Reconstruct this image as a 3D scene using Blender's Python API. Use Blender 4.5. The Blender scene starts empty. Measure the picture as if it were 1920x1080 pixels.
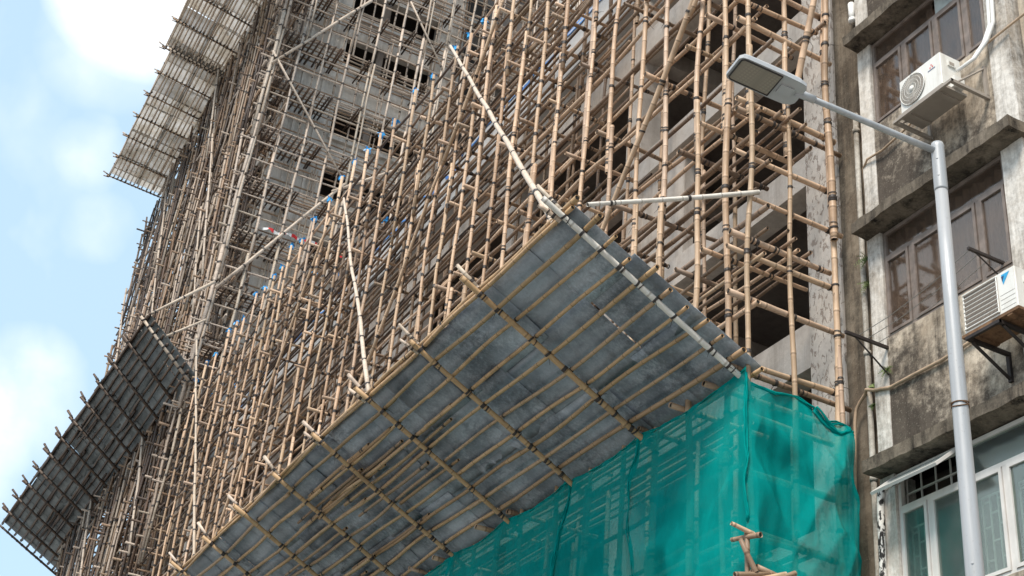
import bpy, math, random
import numpy as np
from mathutils import Vector, Matrix, noise
R = random.Random(7)
S = bpy.context.scene
COL = S.collection

# ------------------------------------------------------------------ camera
F = 2655.447
dX = (0.8770645, 0.3122652, 0.3650318)
dY = (-0.4725829, 0.4245976, 0.7722579)
dZ = (0.0861577, -0.8498278, 0.5199707)
CAM = Vector((0, 0, 1.6))
cam = bpy.data.objects.new('camera', bpy.data.cameras.new('camera'))
COL.objects.link(cam)
m = Matrix(((dX[0], -dX[1], -dX[2], 0), (dY[0], -dY[1], -dY[2], 0), (dZ[0], -dZ[1], -dZ[2], 0), (0, 0, 0, 1)))
cam.matrix_world = Matrix.Translation(CAM) @ m
cam.data.sensor_width = 36; cam.data.lens = F / 1920 * 36
cam.data.clip_end = 3000; cam.data.clip_start = 0.05
S.camera = cam

def px(p):
    """size/visibility estimate only: where a point falls in the photo, and its depth"""
    x, y, z = p[0], p[1], p[2] - 1.6
    c = [x * dX[i] + y * dY[i] + z * dZ[i] for i in range(3)]
    if c[2] < 0.1: return (-9999, -9999, 1)
    return (960 + F * c[0] / c[2], 540 + F * c[1] / c[2], c[2])

# ------------------------------------------------------------------ materials
MATS = {}
class NT:
    def __init__(s, name):
        s.m = bpy.data.materials.new(name); s.m.use_nodes = True
        s.t = s.m.node_tree; s.t.nodes.clear()
        s.out = s.n('ShaderNodeOutputMaterial')
    def n(s, typ, **kw):
        nd = s.t.nodes.new(typ)
        for k, v in kw.items():
            if k.startswith('i_'):
                key = k[2:]; key = int(key) if key.isdigit() else key.replace('_', ' ')
                nd.inputs[key].default_value = v
            else: setattr(nd, k, v)
        return nd
    def l(s, a, b): s.t.links.new(a, b)
    def coord(s, scale=(1, 1, 1), kind='Object'):
        c = s.n('ShaderNodeTexCoord'); mp = s.n('ShaderNodeMapping'); mp.inputs['Scale'].default_value = scale
        s.l(c.outputs[kind], mp.inputs['Vector']); return mp.outputs[0]
    def world(s, scale=(1, 1, 1)):
        c = s.n('ShaderNodeNewGeometry'); mp = s.n('ShaderNodeMapping'); mp.inputs['Scale'].default_value = scale
        s.l(c.outputs['Position'], mp.inputs['Vector']); return mp.outputs[0]
    def noise(s, vec, scale=5, detail=6, rough=.6, dist=0):
        nd = s.n('ShaderNodeTexNoise', i_Scale=scale, i_Detail=detail, i_Roughness=rough, i_Distortion=dist)
        s.l(vec, nd.inputs['Vector']); return nd.outputs['Fac']
    def ramp(s, fac, *stops):
        nd = s.n('ShaderNodeValToRGB'); e = nd.color_ramp.elements
        while len(e) < len(stops): e.new(.5)
        for i, (p, c) in enumerate(stops):
            e[i].position = p
            e[i].color = (c, c, c, 1) if isinstance(c, (int, float)) else (*c, 1)
        s.l(fac, nd.inputs[0]); return nd.outputs[0]
    def mix(s, fac, a, b, mode='MIX'):
        nd = s.n('ShaderNodeMix', data_type='RGBA', blend_type=mode)
        for i, v in ((0, fac), (6, a), (7, b)):
            if hasattr(v, 'links'): s.l(v, nd.inputs[i])
            elif isinstance(v, (int, float)): nd.inputs[i].default_value = v if i == 0 else (v, v, v, 1)
            else: nd.inputs[i].default_value = (*v, 1)
        return nd.outputs[2]
    def math(s, op, a, b=0.0):
        nd = s.n('ShaderNodeMath', operation=op)
        for i, v in ((0, a), (1, b)):
            if hasattr(v, 'links'): s.l(v, nd.inputs[i])
            else: nd.inputs[i].default_value = v
        return nd.outputs[0]
    def bsdf(s, col, rough=.7, metal=0, bump=None, bd=.01, spec=.4, **kw):
        b = s.n('ShaderNodeBsdfPrincipled')
        for key, v in (('Base Color', col), ('Roughness', rough), ('Metallic', metal), ('Specular IOR Level', spec)):
            if hasattr(v, 'links'): s.l(v, b.inputs[key])
            elif key == 'Base Color': b.inputs[key].default_value = (*v, 1)
            else: b.inputs[key].default_value = v
        if bump is not None:
            bm = s.n('ShaderNodeBump', i_Strength=.6, i_Distance=bd)
            s.l(bump, bm.inputs['Height']); s.l(bm.outputs[0], b.inputs['Normal'])
        return b
    def done(s, sh):
        s.l(sh.outputs[0] if hasattr(sh, 'outputs') else sh, s.out.inputs[0]); MATS[s.m.name] = s.m; return s.m

def mat_bamboo(name, light, mid, dark, dirt=.35):
    t = NT(name)
    at = t.n('ShaderNodeAttribute', attribute_name='tone')
    uv = t.n('ShaderNodeUVMap'); sep = t.n('ShaderNodeSeparateXYZ'); t.l(uv.outputs[0], sep.inputs[0])
    base = t.ramp(at.outputs['Fac'], (0, dark), (.35, mid), (.8, light), (1, tuple(c * 1.08 for c in light)))
    odd = t.math('FRACT', t.math('MULTIPLY', at.outputs['Fac'], 9.7))
    base = t.mix(t.ramp(odd, (.55, 0), (.95, .5)), base, tuple(x * y for x, y in zip(mid, (.88, 1.02, 1.0))))
    base = t.mix(t.ramp(odd, (.0, .45), (.3, 0)), base, tuple(.55 * sum(mid) / 3 + .5 * x for x in mid))
    mp = t.n('ShaderNodeMapping'); mp.inputs['Scale'].default_value = (3, .8, 1); t.l(uv.outputs[0], mp.inputs['Vector'])
    wv = t.world((1, 1, 1))
    streak = t.noise(mp.outputs[0], 2.2, 5, .65)
    base = t.mix(t.ramp(streak, (.35, 0), (.75, .55)), base, tuple(c * .62 for c in mid))
    blot = t.noise(wv, 2.6, 5, .65)
    base = t.mix(t.ramp(blot, (.52, 0), (.72, dirt)), base, tuple(c * .5 for c in dark))
    fr = t.math('FRACT', t.math('ADD', sep.outputs['Y'], .5))
    dist = t.math('ABSOLUTE', t.math('SUBTRACT', fr, .5))
    ring = t.ramp(dist, (0, .55), (.018, .45), (.04, 0))
    base = t.mix(ring, base, tuple(c * .42 for c in dark))
    pale = t.ramp(dist, (.04, 0), (.06, .22), (.12, 0))
    base = t.mix(pale, base, tuple(min(.8, c * 1.2) for c in light))
    return t.done(t.bsdf(base, .5, spec=.35, bump=streak, bd=.004))

mat_bamboo('bamboo_fresh', (.66, .455, .305), (.51, .335, .215), (.25, .155, .095), .42)
mat_bamboo('bamboo_mid', (.40, .27, .18), (.25, .16, .10), (.11, .065, .045), .6)
mat_bamboo('bamboo_grey', (.58, .47, .38), (.36, .275, .21), (.15, .11, .08), .6)
mat_bamboo('bamboo_dark', (.14, .09, .06), (.09, .057, .04), (.045, .03, .022), .5)
mat_bamboo('bamboo_canopy', (.56, .355, .185), (.42, .255, .13), (.18, .105, .055), .5)
mat_bamboo('bamboo_white', (.78, .72, .65), (.66, .58, .50), (.50, .39, .30), .35)
mat_bamboo('bamboo_pale', (.66, .53, .42), (.56, .43, .33), (.42, .31, .23), .35)

def simple(name, col, rough=.6, metal=0, var=.15, scale=6, spec=.4):
    t = NT(name); n1 = t.noise(t.coord(), scale, 5, .6)
    c = t.mix(t.ramp(n1, (.3, 0), (.75, 1)), tuple(x * (1 - var) for x in col), tuple(min(.9, x * (1 + var)) for x in col))
    return t.done(t.bsdf(c, rough, metal, spec=spec, bump=n1, bd=.003))
simple('nylon_tie', (.04, .032, .028), .55)
simple('blue_plastic', (.03, .30, .62), .4)
def mat_lamp():
    t = NT('lamp_paint'); g = t.noise(t.world((6, 6, .35)), 2.5, 6, .7); f2 = t.noise(t.world(), 30, 4, .7)
    c = t.mix(t.ramp(g, (.42, 0), (.72, .45)), (.40, .405, .41), (.22, .217, .205)); c = t.mix(t.ramp(f2, (.62, 0), (.72, .5)), c, (.20, .18, .16))
    return t.done(t.bsdf(c, .42, .15, spec=.45))
mat_lamp()
simple('lamp_head_grey', (.40, .405, .41), .4, 0, .08, 4, .5)
def mat_ac():
    t = NT('white_plastic'); g = t.noise(t.world((5, 5, .5)), 3, 6, .7); f2 = t.noise(t.world(), 5, 6, .7)
    c = t.mix(t.ramp(g, (.48, 0), (.78, .55)), (.70, .685, .64), (.40, .34, .27)); c = t.mix(t.ramp(f2, (.52, 0), (.78, .4)), c, (.45, .40, .33))
    return t.done(t.bsdf(c, .5))
mat_ac()
simple('dark_steel', (.035, .027, .024), .6, .2, .4)
simple('white_frame', (.62, .59, .55), .4, 0, .12, 4)
simple('brown_frame', (.20, .16, .135), .45, .1, .35, 8)
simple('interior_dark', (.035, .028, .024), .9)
simple('interior_brown', (.085, .068, .058), .9, 0, .4, 1.2)
simple('pvc_white', (.74, .73, .70), .4, 0, .05)
simple('conduit_tan', (.42, .30, .20), .6, 0, .3, 9)
simple('wire_grey', (.22, .21, .19), .5)
simple('logo_red', (.6, .03, .03), .5)
simple('logo_blue', (.03, .33, .60), .5)
simple('logo_navy', (.02, .05, .14), .5)
simple('fern_green', (.13, .17, .05), .6, 0, .5, 30)
simple('asphalt', (.05, .05, .052), .9, 0, .2, 30)
simple('paving', (.36, .34, .31), .85, 0, .2, 8)
simple('hole_dark', (.02, .018, .016), .9)
simple('grille_grey', (.30, .26, .22), .6, 0, .1)

# weathered sheet metal of the canopies
def mat_sheet(name, a, b, transl=0, rough=.55):
    t = NT(name); w = t.world()
    oi = t.n('ShaderNodeObjectInfo')
    n1 = t.noise(w, 1.6, 6, .65); n2 = t.noise(w, 22, 4, .8)
    c = t.mix(t.ramp(n1, (.42, 0), (.58, 1)), a, b)
    c = t.mix(t.math('MULTIPLY', t.ramp(n2, (.44, 0), (.62, .75)), t.ramp(n1, (.4, .25), (.62, 1))), c, tuple(min(.8, x * 1.8) for x in b))
    n3 = t.noise(t.world((1, .45, 1)), 5, 6, .75, .4)
    c = t.mix(t.ramp(n3, (.56, 0), (.66, .7)), c, tuple(x * .4 for x in a))
    c = t.mix(1, c, t.ramp(oi.outputs['Random'], (0, .55), (.5, .85), (1, 1.0)), 'MULTIPLY')
    n6 = t.noise(t.world((.6, 2.2, 1)), 2.6, 6, .75, .3); c = t.mix(t.ramp(n6, (.57, 0), (.70, .5)), c, (a[0] * 1.15, a[1] * .85, a[2] * .62))
    n5 = t.noise(w, .55, 4, .6); c = t.mix(t.ramp(n5, (.42, 0), (.62, .55)), c, tuple(min(.85, x * 1.35) for x in b))
    b1 = t.bsdf(c, rough, .12, bump=n1, bd=.02, spec=.5)
    if transl:
        tr = t.n('ShaderNodeBsdfTranslucent'); t.l(c, tr.inputs[0])
        mx = t.n('ShaderNodeMixShader', i_Fac=transl); t.l(b1.outputs[0], mx.inputs[1]); t.l(tr.outputs[0], mx.inputs[2])
        return t.done(mx)
    return t.done(b1)
mat_sheet('sheet_metal', (.14, .17, .20), (.33, .375, .42))
mat_sheet('sheet_metal_dark', (.09, .108, .115), (.19, .215, .225))
mat_sheet('sheet_pale', (.66, .61, .53), (.82, .80, .76), .68, .8)

# concrete of the stripped building
def mat_concrete(name, a, b, stain, amt=.7, chips=None, sc=1.0):
    t = NT(name); w = t.world()
    n1 = t.noise(w, .9 * sc, 7, .65); n2 = t.noise(w, 9, 6, .7)
    c = t.mix(t.ramp(n1, (.35, 0), (.68, 1)), a, b)
    c = t.mix(t.ramp(n2, (.45, 0), (.75, .35)), c, stain)
    v = t.noise(t.world((2.2, 2.2, .22)), 1.6, 6, .7)
    c = t.mix(t.ramp(v, (.50, 0), (.72, amt)), c, stain)
    h = n2
    if chips:
        ch = t.noise(t.world((1.0, 1.6, .8)), 9.0, 4, .62, .9)
        cm = t.ramp(ch, (.545, 0), (.575, 1))
        c = t.mix(t.math('MULTIPLY', cm, .75), c, chips)
        h = t.mix(cm, n2, 0)
    return t.done(t.bsdf(c, .9, bump=h, bd=.012, spec=.2))
mat_concrete('concrete_beam', (.50, .44, .385), (.64, .58, .52), (.28, .225, .18), .6)
mat_concrete('concrete_column', (.56, .50, .44), (.66, .60, .54), (.30, .25, .21), .4, (.24, .185, .15))
mat_concrete('concrete_tower', (.46, .425, .38), (.61, .565, .51), (.25, .225, .195), .75, sc=.6)
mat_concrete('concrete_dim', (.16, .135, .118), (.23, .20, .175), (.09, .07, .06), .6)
mat_concrete('parapet_pale', (.46, .455, .45), (.56, .555, .55), (.36, .345, .33), .4)

def mat_old(name, cream, grey, black, amt_b, cut=.5, vert=True):
    """old render: cream paint, brown-grey grime and black algae streaks"""
    t = NT(name); w = t.world()
    n1 = t.noise(w, 1.1, 8, .7, .3); n2 = t.noise(w, 14, 5, .75); 
    v = t.noise(t.world((3.0, 3.0, .25)), 1.7, 7, .72, .2)
    n4 = t.noise(w, 3.5, 7, .75)
    c = t.mix(t.ramp(n1, (cut - .14, 0), (cut + .12, 1)), cream, grey)
    c = t.mix(t.ramp(n2, (.40, 0), (.72, .55)), c, tuple(x * .55 for x in grey))
    bm = t.math('MULTIPLY', t.ramp(v, (.44, 0), (.62, 1)), t.ramp(n4, (.30, .25), (.62, 1)))
    c = t.mix(t.math('MULTIPLY', bm, amt_b), c, black)
    if name == 'old_wall':
        g = t.n('ShaderNodeNewGeometry'); sx = t.n('ShaderNodeSeparateXYZ'); t.l(g.outputs['Position'], sx.inputs[0]); tot = None
        for z0 in (8.05, 11.05, 13.9):    # rain splash and algae growing up from each ledge, running down at the pilaster
            d_ = t.math('DIVIDE', t.math('SUBTRACT', sx.outputs['Z'], z0), 1.6)
            m_ = t.math('MULTIPLY', t.ramp(d_, (0, 0), (.01, 1), (.45, .55), (1, 0)), 1.0)
            tot = m_ if tot is None else t.math('MAXIMUM', tot, m_)
        ex = t.ramp(t.math('SUBTRACT', sx.outputs['Y'], 9.2), (0, 0), (.95, .7))
        gm = t.math('ADD', tot, t.math('ADD', ex, t.math('MULTIPLY', t.math('SUBTRACT', n4, .5), 2.6)))
        c = t.mix(t.ramp(t.math('MULTIPLY', gm, .5), (.24, 0), (.56, .92)), c, tuple(x * 1.5 for x in black))
    sp = t.noise(w, 45, 3, .7)
    c = t.mix(t.ramp(sp, (.58, 0), (.70, .2 if name == 'old_wall' else .45)), c, tuple(min(.7, x * 1.2) for x in cream))
    return t.done(t.bsdf(c, .92, bump=t.mix(.5, n2, n4), bd=.015, spec=.15))
mat_old('old_wall', (.62, .53, .42), (.34, .27, .20), (.04, .032, .026), .95, .55)
mat_old('old_strip', (.30, .25, .19), (.13, .10, .072), (.035, .03, .024), .9, .45)
mat_old('old_ledge', (.24, .20, .155), (.10, .082, .062), (.018, .015, .013), 1.0, .47)
mat_old('old_pilaster', (.76, .72, .66), (.50, .43, .35), (.09, .075, .06), .75, .56)
mat_old('old_pipe', (.64, .60, .53), (.40, .34, .27), (.06, .05, .04), .8, .56)
def mat_fleck():
    t = NT('flecked_pipe'); f_ = t.noise(t.world((1, 1, .5)), 22, 3, .6)
    return t.done(t.bsdf(t.ramp(f_, (.46, (.015, .013, .012)), (.52, (.68, .65, .60))), .7))
mat_fleck()
mat_old('rusty_tray', (.30, .18, .10), (.14, .075, .045), (.03, .022, .018), .8, .5)

def mat_glass(name, tint, transp=.45, rough=.12, dust=.25, gl=.28, film=None):
    t = NT(name); tr = t.n('ShaderNodeBsdfTransparent'); tr.inputs[0].default_value = (*tint, 1)
    g = t.n('ShaderNodeBsdfGlossy', i_Roughness=rough); g.inputs[0].default_value = (.8, .8, .8, 1)
    w = t.world(); nz = t.noise(w, 2.5, 5, .65)
    bp = t.n('ShaderNodeBump', i_Strength=.15, i_Distance=.004); t.l(nz, bp.inputs['Height']); t.l(bp.outputs[0], g.inputs['Normal'])
    d = t.n('ShaderNodeBsdfDiffuse'); d.inputs[0].default_value = (*(film or [min(.6, x * .4 + .12) for x in tint]), 1)
    fr = t.n('ShaderNodeFresnel', i_IOR=1.45)
    m1 = t.n('ShaderNodeMixShader'); t.l(t.ramp(nz, (.3, dust * .4), (.75, dust * 1.4)), m1.inputs[0]); t.l(tr.outputs[0], m1.inputs[1]); t.l(d.outputs[0], m1.inputs[2])
    m2 = t.n('ShaderNodeMixShader'); t.l(t.math('MULTIPLY', fr.outputs[0], gl * 4), m2.inputs[0]); t.l(m1.outputs[0], m2.inputs[1]); t.l(g.outputs[0], m2.inputs[2])
    return t.done(m2)
mat_glass('glass_brown', (.94, .90, .86), rough=.05, dust=.16, gl=.22, film=(.36, .25, .185))
mat_glass('glass_clear', (.80, .88, .84), dust=.10, gl=.14)
mat_glass('glass_frosted', (.8, .88, .82), dust=.9, gl=.2)
def mat_curtain():
    t = NT('curtain_brown'); w = t.world()
    f1 = t.noise(t.world((0, 4.2, .5)), 2.2, 5, .65, .6)
    c = t.ramp(f1, (.36, (.05, .032, .024)), (.45, (.25, .16, .12)), (.54, (.80, .62, .50)), (.62, (.35, .24, .18)))
    return t.done(t.bsdf(c, .9, bump=f1, bd=.03))
mat_curtain()
def mat_lens():
    t = NT('lamp_lens'); v = t.n('ShaderNodeTexVoronoi', i_Scale=34.0, distance='CHEBYCHEV', i_Randomness=0.0)
    t.l(t.coord(), v.inputs['Vector'])
    c = t.ramp(v.outputs['Distance'], (.1, (.29, .245, .19)), (.55, (.22, .185, .145)))
    return t.done(t.bsdf(c, .25, spec=.5))
mat_lens()
def mat_net(name, base, tr_fac):
    t = NT(name); uv = t.n('ShaderNodeUVMap')
    w = t.world(); n1 = t.noise(w, 1.2, 5, .6); n2 = t.noise(t.world((1, 1, .35)), 5, 4, .6)
    c = t.mix(t.ramp(n1, (.35, 0), (.7, 1)), base, tuple(min(.9, x * 1.25) for x in base))
    d = t.n('ShaderNodeBsdfDiffuse'); t.l(c, d.inputs[0])
    tl = t.n('ShaderNodeBsdfTranslucent'); t.l(c, tl.inputs[0])
    cr = t.noise(t.world((1, 1, .5)), 7, 7, .7, .1); bp = t.n('ShaderNodeBump', i_Strength=.5, i_Distance=.02)
    t.l(cr, bp.inputs['Height']); t.l(bp.outputs[0], d.inputs['Normal']); t.l(bp.outputs[0], tl.inputs['Normal'])
    m0 = t.n('ShaderNodeMixShader', i_Fac=.35); t.l(d.outputs[0], m0.inputs[1]); t.l(tl.outputs[0], m0.inputs[2])
    tr = t.n('ShaderNodeBsdfTransparent'); tr.inputs[0].default_value = (.72, 1, .97, 1)
    fac = t.math('ADD', t.math('MULTIPLY', t.ramp(n2, (.3, 0), (.7, 1)), .16), tr_fac - .08)
    m1 = t.n('ShaderNodeMixShader'); t.l(fac, m1.inputs[0]); t.l(m0.outputs[0], m1.inputs[1]); t.l(tr.outputs[0], m1.inputs[2])
    return t.done(m1)
mat_net('net_teal', (.003, .30, .28), .24)
mat_net('net_teal_thick', (.003, .31, .285), .12)
def mat_tape():
    t = NT('tape_stripes'); w = t.world((1, 0, 0)); wv = t.n('ShaderNodeTexWave', i_Scale=.75); t.l(w, wv.inputs['Vector'])
    return t.done(t.bsdf(t.ramp(wv.outputs['Fac'], (.48, (.62, .03, .03)), (.52, (.75, .73, .70))), .5))
mat_tape()
def mat_tarp():
    t = NT('tarp_blue'); n1 = t.noise(t.world(), 3, 4, .6)
    return t.done(t.bsdf(t.mix(t.ramp(n1, (.35, 0), (.65, 1)), (.03, .13, .40), (.07, .25, .60)), .45, bump=n1, bd=.04))
mat_tarp()

# ------------------------------------------------------------------ mesh helpers
class MB:
    """collects verts/faces with material slots; build() links ONE object"""
    def __init__(s): s.v = []; s.f = []; s.mi = []; s.uv = []; s.tone = []; s.slots = []
    def slot(s, name):
        if name not in s.slots: s.slots.append(name)
        return s.slots.index(name)
    def quad(s, pts, mat, tone=.5):
        b = len(s.v); s.v += [tuple(p) for p in pts]; s.tone += [tone] * len(pts)
        s.f.append(tuple(range(b, b + len(pts)))); s.mi.append(s.slot(mat)); s.uv.append([(0, 0)] * len(pts))
    def box(s, x0, x1, y0, y1, z0, z1, mat):
        P = [(x0, y0, z0), (x1, y0, z0), (x1, y1, z0), (x0, y1, z0), (x0, y0, z1), (x1, y0, z1), (x1, y1, z1), (x0, y1, z1)]
        for q in ((0, 3, 2, 1), (4, 5, 6, 7), (0, 1, 5, 4), (1, 2, 6, 5), (2, 3, 7, 6), (3, 0, 4, 7)):
            s.quad([P[i] for i in q], mat)
        return s
    def obox(s, o, ax, ay, az, mat):
        """oriented box: origin corner o, three edge vectors"""
        o, ax, ay, az = map(Vector, (o, ax, ay, az))
        P = [o, o + ax, o + ax + ay, o + ay, o + az, o + ax + az, o + ax + ay + az, o + ay + az]
        for q in ((0, 3, 2, 1), (4, 5, 6, 7), (0, 1, 5, 4), (1, 2, 6, 5), (2, 3, 7, 6), (3, 0, 4, 7)):
            s.quad([P[i] for i in q], mat)
        return s
    def tube(s, pts, rad, mat, n=8, cap=True, tone=.5, vs=None, capmat=None, smooth=True):
        pts = [Vector(p) for p in pts]; N = len(pts)
        rad = [rad] * N if isinstance(rad, (int, float)) else rad
        up = (pts[-1] - pts[0]).normalized(); ref = Vector((0, 0, 1)) if abs(up.z) < .9 else Vector((0, 1, 0))
        b = len(s.v); sl = s.slot(mat)
        for i, p in enumerate(pts):
            d = (pts[min(i + 1, N - 1)] - pts[max(i - 1, 0)]).normalized()
            a = d.cross(ref).normalized(); c = d.cross(a)
            for k in range(n):
                t = 2 * math.pi * k / n
                s.v.append(tuple(p + (a * math.cos(t) + c * math.sin(t)) * rad[i])); s.tone.append(tone)
        for i in range(N - 1):
            v0 = vs[i] if vs else i; v1 = vs[i + 1] if vs else i + 1
            for k in range(n):
                k2 = (k + 1) % n
                s.f.append((b + i * n + k, b + i * n + k2, b + (i + 1) * n + k2, b + (i + 1) * n + k)); s.mi.append(sl)
                s.uv.append([(k / n, v0), ((k + 1) / n, v0), ((k + 1) / n, v1), (k / n, v1)])
        if cap:
            cs = s.slot(capmat or mat)
            for q in (list(range(b + n - 1, b - 1, -1)), list(range(b + (N - 1) * n, b + N * n))):
                s.f.append(tuple(q)); s.mi.append(cs); s.uv.append([(0, .25)] * n)
        return s
    def build(s, name, parent=None, smooth=False, **props):
        me = bpy.data.meshes.new(name)
        me.from_pydata(s.v, [], s.f)
        for n_ in s.slots: me.materials.append(MATS[n_])
        me.polygons.foreach_set('material_index', s.mi)
        if smooth: me.polygons.foreach_set('use_smooth', [True] * len(s.f))
        ul = me.uv_layers.new(name='UVMap')
        ul.data.foreach_set('uv', [c for fuv in s.uv for p in fuv for c in p])
        at = me.attributes.new('tone', 'FLOAT', 'POINT'); at.data.foreach_set('value', s.tone)
        me.update()
        o = bpy.data.objects.new(name, me); COL.objects.link(o)
        if parent: 
            o.parent = parent
            o.matrix_parent_inverse = Matrix.Translation(-parent.location) if parent.type == 'EMPTY' else Matrix()
        for k, v in props.items(): o[k] = v
        return o

def thing(name, loc, label, cat, group=None):
    o = bpy.data.objects.new(name, None); COL.objects.link(o); o.location = loc
    o['label'] = label; o['category'] = cat
    if group: o['group'] = group
    return o

def jitter_box(mb, x0, x1, y0, y1, z0, z1, mat, step=.12, amp=.012, seed=0):
    """box with worn, uneven faces"""
    def face(o, u, v, nu, nv):
        o, u, v = Vector(o), Vector(u), Vector(v); b = len(mb.v); sl = mb.slot(mat)
        for j in range(nv + 1):
            for i in range(nu + 1):
                p = o + u * i / nu + v * j / nv
                n_ = noise.noise_vector(p * 5 + Vector((seed, 0, 0))) + .5 * noise.noise_vector(p * 14)
                p = p + n_ * amp; mb.v.append(tuple(p)); mb.tone.append(.5)
        for j in range(nv):
            for i in range(nu):
                a = b + j * (nu + 1) + i
                mb.f.append((a, a + 1, a + nu + 2, a + nu + 1)); mb.mi.append(sl); mb.uv.append([(0, 0)] * 4)
    dx, dy, dz = x1 - x0, y1 - y0, z1 - z0
    k = lambda d: max(1, int(d / step))
    face((x0, y0, z0), (0, dy, 0), (0, 0, dz), k(dy), k(dz)); face((x1, y0, z0), (0, 0, dz), (0, dy, 0), k(dz), k(dy))
    face((x0, y0, z0), (dx, 0, 0), (0, dy, 0), k(dx), k(dy)); face((x0, y0, z1), (0, dy, 0), (dx, 0, 0), k(dy), k(dx))
    face((x0, y0, z0), (0, 0, dz), (dx, 0, 0), k(dz), k(dx)); face((x0, y1, z0), (dx, 0, 0), (0, 0, dz), k(dx), k(dz))
    return mb

# ------------------------------------------------------------------ bamboo
class Pole:
    __slots__ = ('a', 'b', 'r0', 'r1', 'mat', 'ties', 'tone', 'wob', 'label')
    def __init__(s, a, b, r=.042, mat='bamboo_fresh', ties=(), tone=None, wob=.012, taper=.78, label=None):
        s.a = Vector(a); s.b = Vector(b); s.r0 = r * R.uniform(.88, 1.12); s.r1 = s.r0 * taper
        s.mat = mat; s.ties = list(ties); s.tone = R.uniform(.15, 1) if tone is None else tone; s.wob = wob; s.label = label
        if R.random() < .5: s.r0, s.r1 = s.r1, s.r0
    def score(s):
        L = (s.b - s.a).length; k = 0; w = 0
        for i in range(9):
            x, y, d = px(s.a.lerp(s.b, i / 8))
            if -20 < x < 1940 and -20 < y < 1100: k += 1; w = max(w, s.r0 / d)
        if not k: return 0
        p, q = px(s.a), px(s.b)
        return k / 9 * w * math.hypot(p[0] - q[0], p[1] - q[1]) if p[2] > 1 and q[2] > 1 else k
    def put(s, mb):
        mid = (s.a + s.b) / 2; d = px(mid)[2]; L = (s.b - s.a).length
        if L < .01: return
        near, far = d < 24, d > 42
        n = 8 if near else (6 if not far else 4)
        ns = R.uniform(.27, .38)
        dirv = (s.b - s.a) / L
        ref = Vector((0, 0, 1)) if abs(dirv.z) < .9 else Vector((0, 1, 0))
        u = dirv.cross(ref).normalized(); w = dirv.cross(u)
        p1, p2, q1, q2 = [R.uniform(0, 6.28) for _ in range(4)]; f1, f2 = R.uniform(.5, 1.1), R.uniform(1.5, 3)
        amp = s.wob * min(L, 6) / 2.2
        def pos(t):
            e = math.sin(math.pi * min(max(t, 0), 1))
            x = L * t
            return s.a + dirv * x + u * amp * e * (math.sin(p1 + f1 * x) + .35 * math.sin(p2 + f2 * x)) + w * amp * e * (math.sin(q1 + f1 * x) + .35 * math.sin(q2 + f2 * x))
        def rad(t): return s.r0 + (s.r1 - s.r0) * t
        ts, rs, vs = [], [], []
        if near:
            x = -R.uniform(0, ns); k = 0
            ts.append(0); rs.append(rad(0)); vs.append(-x / ns)
            k = 1
            while x + ns * k < L:
                xx = x + ns * k
                for dx_, m_ in ((-.012, 1.0), (0, 1.07), (.012, 1.0)):
                    if 0 < xx + dx_ < L:
                        ts.append((xx + dx_) / L); rs.append(rad(xx / L) * m_); vs.append(k + dx_ / ns)
                xm = xx + ns / 2
                if xm < L: ts.append(xm / L); rs.append(rad(xm / L) * .97); vs.append(k + .5)
                k += 1
            ts.append(1); rs.append(rad(1)); vs.append((L - x) / ns)
        else:
            step = .8 if not far else 1.6
            m_ = max(1, int(L / step)); off = R.uniform(0, 1)
            for i in range(m_ + 1):
                ts.append(i / m_); rs.append(rad(i / m_)); vs.append(off + L * i / m_ / ns)
        mb.tube([pos(t) for t in ts], rs, s.mat, n, True, s.tone, vs, 'hole_dark' if near else s.mat)
        if near:   # hollow cut ends: a rim ring around the dark bore
            for tt, sg in ((0, -1), (1, 1)):
                p = pos(tt); r = rad(tt)
                mb.tube([p - dirv * sg * .01, p + dirv * sg * .014], [r * 1.0, r * .98], s.mat, n, False, min(1, s.tone + .15))
                mb.tube([p + dirv * sg * .014, p - dirv * sg * .002], [r * .98, r * .72], s.mat, n, False, 1)
                mb.tube([p - dirv * sg * .001, p + dirv * sg * .0035], [r * .74, r * .72], 'hole_dark', n, True)
        for tie in s.ties:
            if near and R.random() < .2: continue
            t = tie / L if L else 0
            if not 0 <= t <= 1: continue
            p = pos(t); r = rad(t); hw = R.uniform(.011, .024) if near else .03
            tl = Vector((R.uniform(-.35, .35), R.uniform(-.35, .35), R.uniform(-.35, .35)))
            dd = (dirv + tl * .5).normalized()
            if near:
                mb.tube([p - dd * hw, p - dd * hw * .3, p + dd * hw * .4, p + dd * hw], [r * 1.12, r * 1.24, r * 1.16, r * 1.2], 'nylon_tie', 8, False)
                if R.random() < .6:
                    dd2 = (dirv - tl * .6).normalized(); q = p + dirv * R.uniform(.04, .075)
                    mb.tube([q - dd2 * hw * .5, q + dd2 * hw * .5], [r * 1.17, r * 1.17], 'nylon_tie', 8, False)
                if R.random() < .5:
                    e = Vector((R.uniform(-1, 1), R.uniform(-1, 1), R.uniform(-1.4, .2))).normalized()
                    mb.tube([p + e * r, p + e * (r + .05) + Vector((0, 0, .012)), p + e * (r + R.uniform(.07, .14))], [.0045, .004, .002], 'nylon_tie', 3, False)
            else:
                mb.tube([p - dd * hw, p + dd * hw], [r * 1.22, r * 1.22], 'nylon_tie', 5 if not far else 4, False)

def emit(parent, name, poles, cap=100):
    sc = [(p.score(), i) for i, p in enumerate(poles)]
    sc.sort(reverse=True)
    rest = MB(); nrest = 0
    for rank, (v, i) in enumerate(sc):
        p = poles[i]
        if v <= 0:
            c = px((p.a + p.b) / 2)
            if not (-900 < c[0] < 2800 and -900 < c[1] < 2000): continue
        if rank < cap and v > 0:
            mb = MB(); p.put(mb); o = mb.build(name, parent, True)
            if p.label: o['label'] = p.label
        else: p.put(rest); nrest += 1
    if nrest:
        rest.build(name + 's', parent, True, kind='stuff')

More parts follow.
